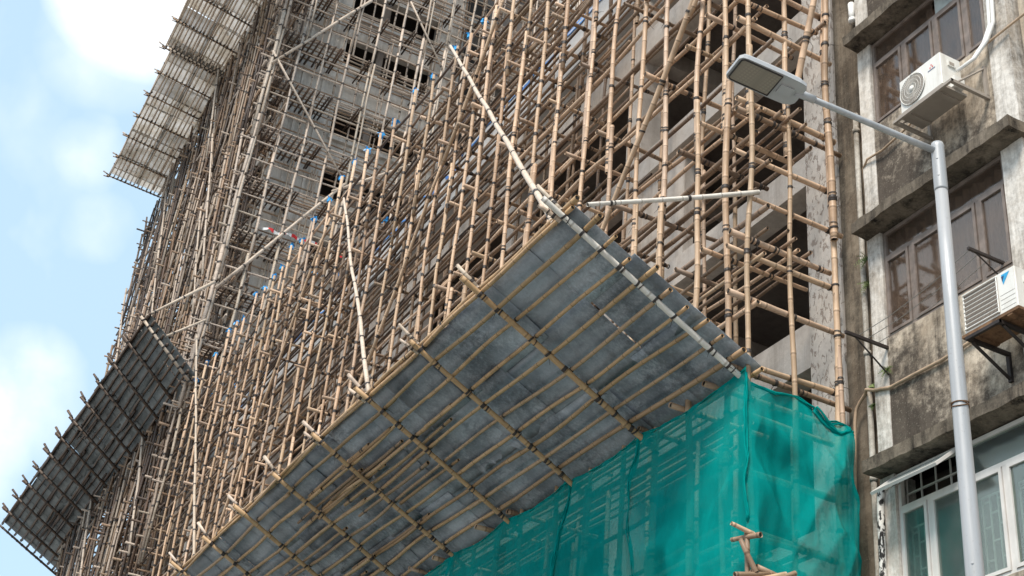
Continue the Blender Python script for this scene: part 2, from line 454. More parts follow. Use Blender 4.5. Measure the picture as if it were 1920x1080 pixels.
def crumple(mb, c, r, mat, n=9):
    c = Vector(c)
    for _ in range(n):
        d = Vector((R.uniform(-1, 1), R.uniform(-1, 1), R.uniform(-.6, 1))).normalized()
        e = d.cross(Vector((R.uniform(-1, 1), R.uniform(-1, 1), R.uniform(-1, 1)))).normalized()
        l = r * R.uniform(.7, 1.8); w = r * R.uniform(.25, .5)
        p0 = c + d * r * .3; p1 = c + d * l * .6 + Vector((0, 0, .02)); p2 = c + d * l - Vector((0, 0, r * .3))
        mb.quad([p0 - e * w, p0 + e * w, p1 + e * w, p1 - e * w], mat); mb.quad([p1 - e * w, p1 + e * w, p2 + e * w * .5, p2 - e * w * .4], mat)
    mb.tube([c - Vector((0, 0, r)), c + Vector((0, 0, r * .5))], [r * .8, r * .6], mat, 6, True)

# ------------------------------------------------------------------ PODIUM SCAFFOLD (street face, X 8.1 .. 9.3)
XO, XM, XI = 8.1, 8.72, 9.3
Y0 = 10.97
outer_near = [10.97, 11.46, 12.07, 12.85, 13.53, 14.34, 15.06, 16.11, 16.81, 17.6, 18.3, 19.05]
caps_yz = [(19.69, 20.63), (20.34, 20.72), (20.98, 20.85), (22.09, 20.87), (23.09, 21.16), (24.13, 21.01), (24.94, 21.14),
           (25.7, 21.17), (26.57, 21.37), (27.42, 21.41), (28.09, 21.15), (29.08, 21.12), (29.88, 20.91), (30.75, 21.2),
           (31.34, 20.86), (31.91, 20.85), (32.7, 20.9), (33.5, 21.1), (34.3, 20.7), (35.0, 20.9), (35.72, 20.98), (36.81, 20.68), (37.7, 20.8), (38.6, 20.6)]
LEV = [z for z in np.arange(3.2, 21.0, .605)]
PLAT = [3.55, 5.35, 7.15, 9.0, 10.78, 12.58, 14.38, 16.2, 18.0, 19.8]

def upright_line(x, y, z0, z1, r, mat, levels, jx=.02, wob=.013, toppale=False, double=.35, lap=(.5, 1.3)):
    """one line of lapped uprights"""
    out = []; z = z0; k = 0
    while z < z1 - .3:
        L = R.uniform(5.2, 7.0); ze = min(z1, z + L)
        off = (k % 2) * r * 1.9
        lean = R.uniform(-jx, jx)
        a = Vector((x - off * .2 + R.uniform(-jx, jx) * .3, y - off, z)); b = Vector((x - off * .2 + lean, y - off + R.uniform(-jx, jx) * 2, ze))
        ties = [lv - z + R.uniform(-.05, .05) for lv in levels if z < lv < ze]
        ties += [t_ for t_ in (.15, .55) if k] 
        out.append(Pole(a, b, r, mat, ties, wob=wob))
        if ze >= z1 - .01: break
        z = ze - R.uniform(*lap); k += 1
    return out

def rail_line(x, z, y0, y1, r, mat, ties_y=(), sag=.03, wob=.014, lap=(.3, .9)):
    out = []; y = y0 + R.uniform(-.3, .15) + (.42 if z < 9.3 else 0) + (1.2 if 8.8 < z < 9.3 else 0); k = 0
    while y < y1:
        L = R.uniform(4.8, 7.2); ye = min(y1 + R.uniform(0, .3), y + L)
        a = Vector((x + (k % 2) * .02, y, z + (k % 2) * r * 1.8 + R.uniform(-sag, sag))); b = Vector((x + (k % 2) * .02, ye, z + (k % 2) * r * 1.8 + R.uniform(-sag, sag)))
        mt_ = mat if (y < 19 or R.random() < .35) else R.choice(['bamboo_mid', 'bamboo_mid', 'bamboo_dark'])
        out.append(Pole(a, b, r, mt_, [t - y for t in ties_y if y < t < ye], wob=wob)); y = ye - R.uniform(*lap); k += 1
        if ye >= y1: break
    return out

sca = thing('bamboo_scaffold', (XO, Y0, 0), 'fresh tan bamboo scaffold with blue plastic on its pole tops before the low concrete block', 'bamboo scaffold')
ups, inner = [], []
capped = []
for y in outer_near: ups += upright_line(XO, y, 2.2, 21.2 + R.uniform(-.3, .3), .039, 'bamboo_fresh', LEV)
for y, z in caps_yz:
    ups += upright_line(XO, y, 2.2, z, .037, 'bamboo_fresh', LEV)
    capped.append((XO, y, z))
yy = Y0
while yy < 39:
    for x in (XM, XI):
        if x == XM and R.random() < .35 and yy > 12: continue
        zt = 20.4 + R.uniform(-.3, .5)
        inner += upright_line(x, yy + R.uniform(-.1, .1), 2.2, zt, .034, 'bamboo_fresh' if yy < 16 else 'bamboo_mid', LEV[::2])
        if yy > 17 and R.random() < .3: capped.append((x, yy, zt))
    yy += 1.9 if yy < 16 else 1.05
inner += upright_line(XI - .02, Y0 - .02, 6.5, 21.4, .042, 'bamboo_fresh', LEV)
# extra doubled uprights
for _ in range(26):
    y = R.choice(outer_near + [c[0] for c in caps_yz]); z = R.uniform(9.2, 17); L = R.uniform(1.6, 4)
    ups.append(Pole((XO + .03, y + .085, z), (XO + .03, y + .08, min(20.8, z + L)), .038, 'bamboo_fresh', [.2, L / 2, L - .2]))
emit(sca, 'upright', ups); emit(sca, 'inner_upright', inner)

rails, plat, puts = [], [], []
alls = outer_near + [c[0] for c in caps_yz]
for z in LEV:
    m_ = 'bamboo_fresh' if R.random() < .3 else 'bamboo_mid'
    rails += rail_line(XO + .075, z, Y0 - .1, 39.2, .033, m_)
    if R.random() < .6: rails += rail_line(XI - .08, z + R.uniform(-.1, .1), Y0 + 5, 39.2, .034, 'bamboo_mid')
    if R.random() < .45: rails += rail_line(XM, z + R.uniform(-.1, .1), Y0 + 6, 39.2, .034, 'bamboo_mid')
for zp in PLAT:
    n_ = 8 if zp < 13 or zp > 15.5 else 6
    for k in range(n_):
        x = XO + .14 + k * (XI - XO - .22) / (n_ - 1) + R.uniform(-.03, .03)
        for p in rail_line(x, zp + .09, Y0 - .05 + R.uniform(-.25, .35), 39.2, .029, R.choice(['bamboo_mid', 'bamboo_mid', 'bamboo_mid', 'bamboo_fresh']), sag=.04):
            if p.a.y > 14 and R.random() < .5: p.mat = 'bamboo_dark'
            if p.a.y < 14 and zp > 13.5 and R.random() < .45: continue
            if p.a.y > 15 or R.random() < .84: plat.append(p)
    # doubled rail under the platform
    for y in alls:
        if (y > 12.5 and R.random() < .28) or (y > 20 and R.random() < .45): continue
        e = R.uniform(.1, .34) if zp > 8.9 else -.06
        puts.append(Pole((XO - e, y + .05, zp + R.uniform(-.03, .03)), (XI + R.uniform(-.35, .25), y + .05 + R.uniform(-.05, .05), zp + R.uniform(-.04, .04)), .037,
                         'bamboo_fresh' if R.random() < .6 else 'bamboo_mid', [e + .02, e + .15, e + .4, e + .7, e + 1.05], tone=R.uniform(.1, .8)))
# end frame: rails across the near end (direction X), pinned to uprights
for z in (6.6, 7.2, 7.85, 8.5, 9.12, 9.95, 10.55, 11.35, 11.95, 12.75, 13.35, 14.05, 14.75, 15.4, 16.1, 16.8):
    e0, e1 = (R.uniform(.06, .3), R.uniform(0, .2)) if z > 8.9 else (-.04, -.05)
    puts.append(Pole((XO - e0, Y0 + .05, z), (XI + e1, Y0 + .06, z + R.uniform(-.06, .04)), .038, 'bamboo_fresh', [e0, e0 + .6, e0 + 1.2], tone=R.uniform(.5, .9)))
# many short stubs along the far part
for y in alls:
    for zl in LEV:
        if y > 13 and zl > 8.9 and R.random() < (.08 if y < 24 else .04):
            e = R.uniform(.08, .28); puts.append(Pole((XO - e, y + .06, zl - .05), (XO + R.uniform(.5, 1.2), y + .06, zl - .05), .034, 'bamboo_fresh' if R.random() < .5 else 'bamboo_mid', [e]))
emit(sca, 'rail', rails); emit(sca, 'platform_pole', plat); emit(sca, 'putlog', puts)
br = []
def brace(a, b, r=.043, mat='bamboo_fresh', label=None, tone=.7):
    L = (Vector(a) - Vector(b)).length
    br.append(Pole(a, b, r, mat, [.3 + .9 * i + R.uniform(-.2, .2) for i in range(int(L / .9))], tone=tone, wob=.008, label=label))
brace((8.0, 12.0, 15.3), (8.0, 14.35, 12.4)); brace((8.0, 10.4, 17.2), (8.02, 12.2, 15.0))
brace((8.8, 10.35, 15.0), (8.85, 11.0, 13.3), .046, 'bamboo_fresh', 'pale thick diagonal brace', .98)
brace((8.0, 18.2, 20.8), (8.0, 20.6, 17.6)); brace((8.0, 20.4, 17.9), (8.0, 23.2, 14.2)); brace((8.0, 23.0, 14.5), (8.0, 25.4, 11.2))
brace((8.0, 27.4, 20.2), (8.0, 30.4, 16.0)); brace((8.0, 30.2, 16.3), (8.0, 33.6, 11.5))
# broken poles jutting from the corner below the canopy
for a, b in (((7.86, 10.78, 7.2), (8.12, 10.74, 7.14)), ((8.02, 10.95, 7.12), (8.12, 10.62, 7.09)), ((8.08, 10.78, 7.15), (8.1, 10.76, 6.0)), ((7.93, 10.72, 7.03), (8.11, 10.68, 6.74)),
             ((7.86, 10.72, 6.66), (8.28, 10.66, 6.74)), ((7.8, 10.7, 6.55), (8.45, 10.62, 6.76)), ((8.14, 10.68, 6.78), (8.42, 10.66, 6.74)), ((8.2, 10.64, 6.62), (8.56, 10.6, 6.79)), ((8.32, 10.62, 6.6), (8.6, 10.6, 6.70)), ((8.1, 10.72, 6.74), (8.34, 10.72, 6.62)), ((7.9, 10.75, 6.45), (8.5, 10.62, 6.58))):
    brace((8.1 + (a[0] - 8.1) * .8 - .24, a[1] - .12, a[2] - .17), (8.1 + (b[0] - 8.1) * .9 - .24, b[1] - .12, b[2] - .17), .03, R.choice(['bamboo_mid', 'bamboo_fresh', 'bamboo_mid']), None, R.uniform(.4, .9))
emit(sca, 'brace', br)
for (x, y, z) in capped:
    mb = MB(); crumple(mb, (x, y, z + .02), .075 if y > 24 else .068, 'blue_plastic'); mb.build('plastic_cap', sca)

# ------------------------------------------------------------------ CANOPIES
def canopy(name, label, cat, group, oa, ia, ob, ib, ribs, nlong, sheetmat, polemat, ribmat, sheet_w=.95, seed=1, pr=.031, rr=.036, stubs=True, over=.22, rows=3, doubles=0, ribtone=.8, stubmat='bamboo_pale', name_white=False):
    """oa/ia: near outer/inner corner; ob/ib: far outer/inner corner. ribs: fractions 0..1"""
    oa, ia, ob, ib = map(Vector, (oa, ia, ob, ib))
    th = thing(name, tuple(ia), label, cat, group)
    along = (ib - ia).normalized(); acr = (ia - oa).normalized(); nrm = along.cross(acr).normalized()
    if nrm.z < 0: nrm = -nrm
    W = (ia - oa).length; L = (ib - ia).length
    P = lambda t, s, h=0: (oa.lerp(ob, t)).lerp(ia.lerp(ib, t), s) + nrm * h
    lp = []
    for k in range(nlong):
        s = (k + .0) / (nlong - 1); s = min(1, max(0, s + (R.uniform(-.012, .012) if 0 < k < nlong - 1 else 0)))
        y = -over - R.uniform(-.12, .12); kk = 0
        while y < L:
            l = R.uniform(4.5, 6.5); e = min(L + .1, y + l)
            t0, t1 = y / L, e / L
            lp.append(Pole(P(t0, s, rr + pr + (kk % 2) * pr * .6), P(t1, s, rr + pr + (kk % 2) * pr * .6), pr, polemat,
                           [(f - t0) * L for f in ribs if t0 < f < t1], wob=.014)); y = e - R.uniform(.3, .8); kk += 1
            if e >= L: break
    for _ in range(doubles):
        s = R.uniform(.1, 1); t0 = R.uniform(.22, .62) if name_white else R.uniform(.2, .8); l = R.uniform(1.5, 3.6)
        lp.append(Pole(P(t0, s, rr + pr * 1.2), P(min(1, t0 + l / L), s, rr + pr * 1.2), pr * .9, polemat, [.2, l - .2], tone=R.uniform(0, .35)))
    emit(th, 'long_pole', lp)
    rp = []
    y = -over
    ep = []
    while y < L:
        e = min(L + .1, y + R.uniform(5, 6.5)); ep.append(Pole(P(y / L, -.012, rr * 2 + pr * 1.7), P(e / L, -.012, rr * 2 + pr * 1.7), pr * 1.25, polemat, [.3 + k for k in range(6)], tone=.7)); y = e - .5
        if e >= L: break
    emit(th, 'edge_pole', ep)
    for i, f in enumerate(ribs):
        ou = -R.uniform(.05, .12)
        rp.append(Pole(P(f, ou), P(f, 1.04), rr, ribmat if i else ('bamboo_white' if name_white else 'bamboo_pale'), [W * (k / (nlong - 1)) - ou * W for k in range(nlong)], tone=ribtone, wob=.006, taper=.92,
                       label='whitish end rib' if (i == 0 and name_white) else None))
        if stubs:
            rp.append(Pole(P(f, -.02) + Vector((0, 0, .05)), P(f, -.12) + Vector((.0, .1, .12 + R.uniform(0, .1))), rr * .8, stubmat, [.1], tone=R.uniform(.3, 1), wob=0))
            if R.random() < .55: rp.append(Pole(P(f, .0) + along * .08 + Vector((0, 0, .0)), P(f, -.10) + along * .12, rr * .75, stubmat, [.08], tone=R.uniform(.2, .9), wob=0))
    emit(th, 'rib', rp)
    n_ = int(L / sheet_w); cells = []
    for j in range(n_ + 1):
        for r_ in range(rows):
            t0 = j * sheet_w / L - .12 / L + R.uniform(-.06, .06) / L; t1 = min(1, t0 + (sheet_w + .07) / L)
            s0 = r_ / rows - .01 + R.uniform(-.02, .02); s1 = (r_ + 1) / rows + .02
            if r_ == rows - 1: s1 = 1.0
            h = rr * 2 + pr * 1.6 + .012 + R.uniform(0, .02) + ((r_ + j) % 2) * .010
            cells.append((t0, t1, max(s0, 0), s1, h))
    for (t0, t1, s0, s1, h) in cells:
        if t1 <= t0 + .001: continue
        mb = MB(); nu, nv = 8, 8; b = 0
        sd = R.uniform(0, 100); tl = R.uniform(-.02, .02); top = []
        for j in range(nv + 1):
            for i in range(nu + 1):
                q = P(t0 + (t1 - t0) * i / nu, s0 + (s1 - s0) * j / nv)
                hh = h + .018 * noise.noise(q * 1.7 + Vector((sd, 0, 0))) + tl * (i / nu - .5) + .004 * noise.noise(q * 6)
                mb.v.append(tuple(q + nrm * hh)); mb.tone.append(.5); top.append(q + nrm * (hh + .003))
        for p_ in top: mb.v.append(tuple(p_)); mb.tone.append(.5)
        sl = mb.slot(sheetmat); N0 = (nu + 1) * (nv + 1)
        for j in range(nv):
            for i in range(nu):
                a = j * (nu + 1) + i
                mb.f.append((a, a + nu + 1, a + nu + 2, a + 1)); mb.mi.append(sl); mb.uv.append([(0, 0)] * 4)
                mb.f.append((N0 + a, N0 + a + 1, N0 + a + nu + 2, N0 + a + nu + 1)); mb.mi.append(sl); mb.uv.append([(0, 0)] * 4)
        edge = [i for i in range(nu + 1)] + [j * (nu + 1) + nu for j in range(1, nv + 1)] + [nv * (nu + 1) + i for i in range(nu - 1, -1, -1)] + [j * (nu + 1) for j in range(nv - 1, 0, -1)]
        for q in range(len(edge)):
            a, c = edge[q], edge[(q + 1) % len(edge)]
            mb.f.append((a, c, N0 + c, N0 + a)); mb.mi.append(sl); mb.uv.append([(0, 0)] * 4)
        mb.build('metal_sheet', th, True)
    return th, P

ry = [10.97, 12.9, 14.55, 16.22, 17.9, 19.6, 21.3, 23.0, 24.7, 26.4]
LN = 27.0 - 10.97
near_c, Pn = canopy('catch_platform', 'large sloping canopy of grey metal sheets on bamboo poles, directly above the green net', 'canopy', 'catch platforms of sheets on bamboo',
                    (5.7, 10.97, 10.06), (8.06, 10.97, 8.86), (5.7, 27.0, 10.02), (8.06, 27.0, 8.82), [(y - 10.97) / LN for y in ry], 11, 'sheet_metal', 'bamboo_canopy', 'bamboo_canopy', 1.0, doubles=15, rows=3, name_white=True)
mid_c, Pm = canopy('catch_platform', 'long dark canopy of grey sheets over a bamboo grid, low on the tower', 'canopy', 'catch platforms of sheets on bamboo',
                   (6.26, 39.3, 22.38), (8.04, 39.3, 20.83), (5.88, 59.5, 21.92), (8.67, 59.5, 20.42), [i / 12 for i in range(13)], 10, 'sheet_metal_dark', 'bamboo_dark', 'bamboo_dark', 1.05, rows=2, ribtone=.6, pr=.05, rr=.055, doubles=20, stubmat='bamboo_dark')
up_c, Pu = canopy('catch_platform', 'pale canopy of whitish sheets high on the tower, its end jutting into the blue sky', 'canopy', 'catch platforms of sheets on bamboo',
                  (5.85, 46.6, 38.35), (8.15, 46.6, 38.0), (5.84, 56.0, 37.69), (8.32, 56.0, 37.5), [i / 6 for i in range(7)], 14, 'sheet_pale', 'bamboo_pale', 'bamboo_mid', 1.0, rows=2, pr=.036, rr=.045, doubles=4, stubmat='bamboo_grey')
up_d, Pu2 = canopy('catch_platform', 'pale canopy of close set tan poles, the highest of the canopies', 'canopy', 'catch platforms of sheets on bamboo',
                   (5.62, 36.5, 39.35), (8.15, 36.5, 38.9), (5.62, 46.9, 38.55), (8.15, 46.9, 38.1), [i / 6 for i in range(7)], 18, 'sheet_pale', 'bamboo_pale', 'bamboo_mid', 1.0, rows=2, pr=.038, rr=.045, doubles=0, stubmat='bamboo_grey')

# long stays tying the canopies back to the scaffold
def stay(name, a, b, r, mat, label, tone=.8, group='long bamboo stays'):
    mb = MB(); L = (Vector(a) - Vector(b)).length
    Pole(a, b, r, mat, [.3 + 1.1 * i for i in range(int(L / 1.1))], tone=tone, wob=.006).put(mb)
    o = mb.build(name, None, True, label=label, category='bamboo stay', group=group); return o
stay('bamboo_stay', (5.74, 11.25, 10.15), (7.9, 20.8, 20.7), .036, 'bamboo_pale', 'long pale bamboo stay rising from the big canopy top corner to a blue knot', .9)
stay('bamboo_stay', (5.95, 10.9, 10.28), (8.16, 10.88, 11.34), .031, 'bamboo_white', 'near level white pole from the big canopy corner to the end upright', .9)
stay('bamboo_stay', (5.8, 16.5, 10.3), (7.7, 25.6, 19.6), .036, 'bamboo_pale', 'pale bamboo stay rising from the middle of the big canopy edge', .9)
stay('bamboo_stay', (7.5, 31.5, 12.6), (8.0, 39.6, 22.6), .042, 'bamboo_pale', 'long pale pole slanting down from the inner corner of the dark canopy', .3)
stay('bamboo_stay', (6.3, 39.2, 22.5), (8.1, 39.2, 24.4), .05, 'bamboo_pale', 'upper of two short level poles at the near corner of the dark canopy', .4)
stay('bamboo_stay', (7.0, 39.2, 22.0), (8.1, 39.2, 23.0), .05, 'bamboo_pale', 'lower of two short level poles at the near corner of the dark canopy', .4)
stay('bamboo_stay', (7.75, 46.2, 38.2), (7.85, 44.6, 32.6), .05, 'bamboo_grey', 'grey pole hanging from the pale upper canopy down the dense tower scaffold', .9)
stay('bamboo_stay', (7.8, 44.2, 33.4), (7.9, 40.4, 25.2), .05, 'bamboo_grey', 'grey crooked pole on the dense tower scaffold beside the tower corner', .9)

# ------------------------------------------------------------------ TOWER SCAFFOLDS
TY = 39.5
lean = lambda z: .028 * (z - 24)
tf = thing('bamboo_scaffold', (8.1, TY, 21), 'weathered grey bamboo grid with platforms across the broad face of the tower', 'bamboo scaffold')
TL = [z for z in np.arange(20.9, 46, .735)]
TP = [20.3, 22.5, 24.65, 26.83, 28.9, 31.05, 33.3, 35.55, 37.8, 40.0, 42.2]
tu, tr_, tp_, td, tb = [], [], [], [], []
xs = [8.1 + .9 * k for k in range(17)]
for i, x in enumerate(xs):
    for yy_, rr_, mt in ((TY, .055 if i else .075, 'bamboo_grey'), (TY + 1.2, .04, 'bamboo_grey')):
        z = 20.0
        while z < 45.5:
            L = R.uniform(5.5, 7.2); ze = min(46, z + L)
            xo = R.uniform(-.03, .03)
            tu.append(Pole((x + lean(z) + xo, yy_, z), (x + lean(ze) + xo + R.uniform(-.05, .05), yy_ + R.uniform(-.03, .03), ze), rr_, mt,
                           [l - z for l in TL if z < l < ze], tone=R.uniform(.55, 1)))
            if i == 0 or R.random() < .3: tu.append(Pole((x + .12 + lean(z), yy_ - .02, z), (x + .12 + lean(ze), yy_, ze), rr_ * .8, mt, [1, 3], tone=R.uniform(.6, 1)))
            if ze >= 46: break
            z = ze - R.uniform(.6, 1.2)
def xr(z, y, r, mat, x0=8.0, x1=22.4, out=tr_, tone=None, tilt=.05):
    x = x0 + R.uniform(-.35, .05) + lean(z)
    while x < x1:
        L = R.uniform(5, 7); e = min(x1 + .1, x + L)
        out.append(Pole((x, y, z + R.uniform(-.03, .03)), (e, y, z + R.uniform(-.03, .03)), r, mat, [], tone=tone)); x = e - R.uniform(.4, .9)
        if e >= x1: break
for z in TL:
    xr(z, TY + .09, .042, 'bamboo_grey', tone=R.uniform(.5, 1)); xr(z + .3, TY + 1.25, .038, 'bamboo_mid', tone=R.uniform(.4, 1))
for zp in TP:
    for k in range(6):
        xr(zp + .06 + R.uniform(-.02, .02), TY + .22 + k * .2, .04, 'bamboo_mid' if k % 3 == 2 else 'bamboo_grey', out=tp_, x0=8.0 + R.uniform(0, .3), tone=R.uniform(.4, 1))
    x = 8.2 + lean(zp)
    while x < 21:
        dense = x < 10.1 + R.uniform(-.2, .6)
        td.append(Pole((x, TY - R.uniform(.05, .2), zp - .03), (x + R.uniform(-.05, .05), TY + 1.42, zp - .05), .042, 'bamboo_dark', [], tone=R.uniform(0, 1)))
        if not dense: td.append(Pole((x + .1, TY - R.uniform(.05, .2), zp - .03), (x + .12, TY + 1.4, zp - .05), .04, 'bamboo_dark', [], tone=R.uniform(0, 1)))
        x += .2 if dense else 1.15
for a, b in (((11.75, TY - .1, 38.65), (8.37, TY - .1, 33.75)), ((8.31, TY - .1, 34.29), (11.68, TY - .1, 30.07)), ((12.9, TY - .1, 39.4), (14.79, TY - .1, 36.53)),
             ((11.8, TY - .1, 29.9), (8.22, TY - .1, 24.31)), ((14.2, TY - .1, 31.8), (11.4, TY - .1, 29.4)), ((8.2, TY - .1, 38.5), (9.4, TY - .1, 41.5))):
    tb.append(Pole(a, b, .058, 'bamboo_grey', [.3 + 1 * i for i in range(6)], tone=.9, wob=.006))
# cage in the recess on the right of the tower face
for k in range(9):
    for j in range(2):
        x = 15.8 + k * .75; y = 40.8 + j * 1.6
        tu.append(Pole((x, y, 28), (x + .2, y, 46), .045, 'bamboo_mid', [i * .8 for i in range(22)], tone=R.uniform(.2, .7)))
emit(tf, 'upright', tu); emit(tf, 'rail', tr_); emit(tf, 'platform_pole', tp_); emit(tf, 'cross_pole', td); emit(tf, 'brace', tb)

ts = thing('bamboo_scaffold', (8.1, 48, 0), 'dense brown bamboo scaffold on the tower side edged by the open sky', 'bamboo scaffold')
su, sr, sp = [], [], []
y = TY + .45
while y < 57.6:
    for x, pr_ in ((8.1, 1), (8.7, .85), (9.25, .8)):
        if R.random() > pr_ * (1 if y < 50 else .8): continue
        zt = 46 if y < 54.6 else 36.9
        z = 14.5 + R.uniform(0, 1)
        ybase = y
        while z < zt:
            L = R.uniform(4.5, 7); ze = min(zt + R.uniform(-.2, .2), z + L)
            dy = R.uniform(-.3, .3); dx_ = R.uniform(-.12, .12)
            su.append(Pole((x + dx_, ybase + dy, z), (x - dx_ * .5, ybase - dy * .6, ze), R.uniform(.042, .055), R.choice(['bamboo_grey', 'bamboo_mid', 'bamboo_dark', 'bamboo_grey', 'bamboo_mid', 'bamboo_dark']),
                           [l - z + R.uniform(-.1, .1) for l in np.arange(z + .4, ze, .75)], tone=R.uniform(.0, .65), wob=.02))
            if y > 50 and z < 25 and R.random() < .45: su.pop()
            if ze >= zt - .25: break
            z = ze - R.uniform(.4, 1)
    y += .5
for z in np.arange(14.8, 46, .735):
    for x in (8.18, 8.75, 9.2):
        y1 = 57.6 if z < 36.8 else 54.6
        if x > 8.2 and R.random() < .3: continue
        yq = TY
        while yq < y1:
            L = R.uniform(4, 7); e = min(y1 + R.uniform(-.2, .35), yq + L)
            if not (yq > 47 and z < 24 and R.random() < .5): sr.append(Pole((x, yq, z + R.uniform(-.12, .12)), (x, e, z + R.uniform(-.12, .12)), .044, R.choice(['bamboo_mid', 'bamboo_dark', 'bamboo_grey']), [], tone=R.uniform(.1, .8), wob=.02)); yq = e - .6
            if e >= y1 - .3: break
for z in np.arange(14.8, 46, .735):
    y = TY + .5
    while y < 57.7:
        if (z < 36.8 or y < 54.6) and R.random() < .42:
            e = R.uniform(.1, .38); sp.append(Pole((8.1 - e, y, z), (9.3, y + R.uniform(-.1, .1), z), .042, R.choice(['bamboo_mid', 'bamboo_grey', 'bamboo_dark']), [e], tone=R.uniform(.2, .9)))
        y += .85
for z0_, y0_ in ((24, 41), (24, 47), (30, 43), (30, 50), (16, 42), (16, 49), (34, 45), (20, 52), (27, 54)):
    sp.append(Pole((8.0, y0_, z0_), (8.0, y0_ + 3, z0_ + 6), .05, 'bamboo_grey', [i for i in range(6)], tone=.8))
emit(ts, 'upright', su); emit(ts, 'rail', sr); emit(ts, 'putlog', sp)

# striped barrier tape on a tower platform
mb = MB(); prev = None
for i in range(29):
    x = 9.35 + i * .11; z = 27.32 + .05 * math.sin(i * .9) - .0006 * (i - 14) ** 2 + .03
    p = (Vector((x, TY + .15 + .03 * math.sin(i * 1.7), z)), Vector((x, TY + .14 - .05 * math.sin(i * 1.1), z - .11 - .03 * math.sin(i * 2.3))))
    if prev: mb.quad([prev[0], p[0], p[1], prev[1]], 'tape_stripes')
    prev = p
mb.build('barrier_tape', None, label='red and white striped barrier tape strung along a tower platform', category='barrier tape')

# ------------------------------------------------------------------ BUILDINGS
FX = 9.6
# stripped concrete block behind the scaffold
pod = thing('concrete_building', (FX, 11.75, 0), 'stripped concrete block with open floors and pale beams behind the tan bamboo', 'building')
def part(mb, name, parent, label=None, smooth=False):
    o = mb.build(name, parent, smooth)
    if label: o['label'] = label
    return o
beams = [(4.55, 5.15), (7.2, 7.82), (9.9, 10.53), (12.57, 13.05), (15.12, 15.6), (17.7, 18.25)]
for zb, zt in beams:
    part(MB().box(FX, FX + .35, 11.75, 41, zb, zt, 'concrete_beam'), 'beam', pod)
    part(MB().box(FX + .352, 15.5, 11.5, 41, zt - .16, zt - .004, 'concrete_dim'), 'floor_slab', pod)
    yq = 15.9   # downstand beams running back from the facade
    while yq < 40: part(MB().box(FX + .356, 15.4, yq, yq + .3, zb + .05, zt - .165, 'concrete_beam'), 'cross_beam', pod); yq += 4.6
part(MB().box(FX - .03, FX + .27, 11.75, 41, 19.3, 20.42, 'parapet_pale'), 'parapet', pod, 'pale grey parapet band')
part(MB().box(FX + .275, 24, 11.5, 41, 19.1, 19.32, 'concrete_beam'), 'roof', pod)
mb = jitter_box(MB(), FX - .025, FX + .6, 11.14, 11.745, 0, 24, 'concrete_column', .5, .004)
part(mb, 'column', pod, 'pitted end column')
yq = 16.0
while yq < 40:
    part(MB().box(FX + .03, FX + .5, yq, yq + .45, 0, 19.1, 'concrete_beam'), 'column', pod); yq += 4.6
part(MB().box(15.4, 15.6, 11.5, 41, 0, 19.1, 'interior_brown'), 'rear_wall', pod)
part(MB().box(FX + .58, 15.4, 11.2, 11.5, 0, 24, 'interior_brown'), 'end_wall', pod)
# patches of infill wall seen between floors
for (ya, yb, za, zb) in ((18.2, 20.2, 10.53, 12.57), (23, 25.4, 10.53, 12.57), (20.6, 23, 13.05, 15.12), (27, 30, 13.05, 15.12), (25, 28, 15.6, 17.7), (31, 34, 10.53, 12.57), (14.8, 16.0, 13.05, 15.12)):
    part(MB().box(FX + .12, FX + .3, ya, yb, za, zb, 'concrete_beam'), 'infill_wall', pod)
# blue tarpaulin behind the parapet
mb = MB(); prev = None
for i in range(180):
    y = 12.5 + i * .145
    z = 20.55 + .13 * noise.noise(Vector((y * .8, 3, 0))) + .07 * noise.noise(Vector((y * 3, 9, 0)))
    a = Vector((FX + .30, y, 19.9)); b = Vector((FX + .02 + .05 * noise.noise(Vector((y, 5, 5))), y, z)); c = Vector((FX + .9, y, z + .12)); d = Vector((FX - .05, y, z - .2 - .65 * abs(noise.noise(Vector((y * .9, 1, 1))))))
    if prev:
        mb.quad([prev[1], b, c, prev[2]], 'tarp_blue'); mb.quad([prev[3], d, b, prev[1]], 'tarp_blue')
    prev = (a, b, c, d)
mb.build('tarpaulin', None, True, label='blue tarpaulin lying along the top of the pale parapet behind the bamboo', category='tarpaulin')

# tower
tow = thing('concrete_tower', (9.5, 41, 0), 'tall grey concrete tower with black window openings behind a bamboo grid', 'tower block')
WX0, WX1 = 11.35, 15.0
tops = [58, 54.8, 51.6, 48.4, 45.2, 42.6, 40.2, 37.7, 34.3, 31.5, 28.5, 25.5, 22.5]
mb = MB(); mb.box(9.4, WX0, 41, 41.5, 0, 62, 'concrete_tower'); part(mb, 'wall', tow)
mb = MB(); mb.box(WX1, 16.0, 41, 41.5, 0, 62, 'concrete_tower'); part(mb, 'wall', tow)
zprev = 62
for zt in tops:
    part(MB().box(WX0, WX1, 41.02, 41.42, zt, zprev, 'concrete_tower'), 'spandrel', tow)
    part(MB().box(WX0 - .05, WX1 + .05, 40.86, 41.015, zt - 1.62, zt - 1.42, 'concrete_tower'), 'window_sill', tow)
    part(MB().box((WX0 + WX1) / 2 - .5, (WX0 + WX1) / 2 - .25, 41.1, 41.3, zt - 1.5, zt, 'concrete_dim'), 'mullion', tow)
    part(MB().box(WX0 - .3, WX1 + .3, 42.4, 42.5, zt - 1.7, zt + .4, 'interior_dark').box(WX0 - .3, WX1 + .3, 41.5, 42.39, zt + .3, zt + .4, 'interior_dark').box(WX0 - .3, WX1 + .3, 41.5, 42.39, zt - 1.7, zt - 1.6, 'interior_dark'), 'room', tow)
    zprev = zt - 1.5
part(MB().box(WX0, WX1, 41.02, 41.42, 0, zprev, 'concrete_tower'), 'spandrel', tow)
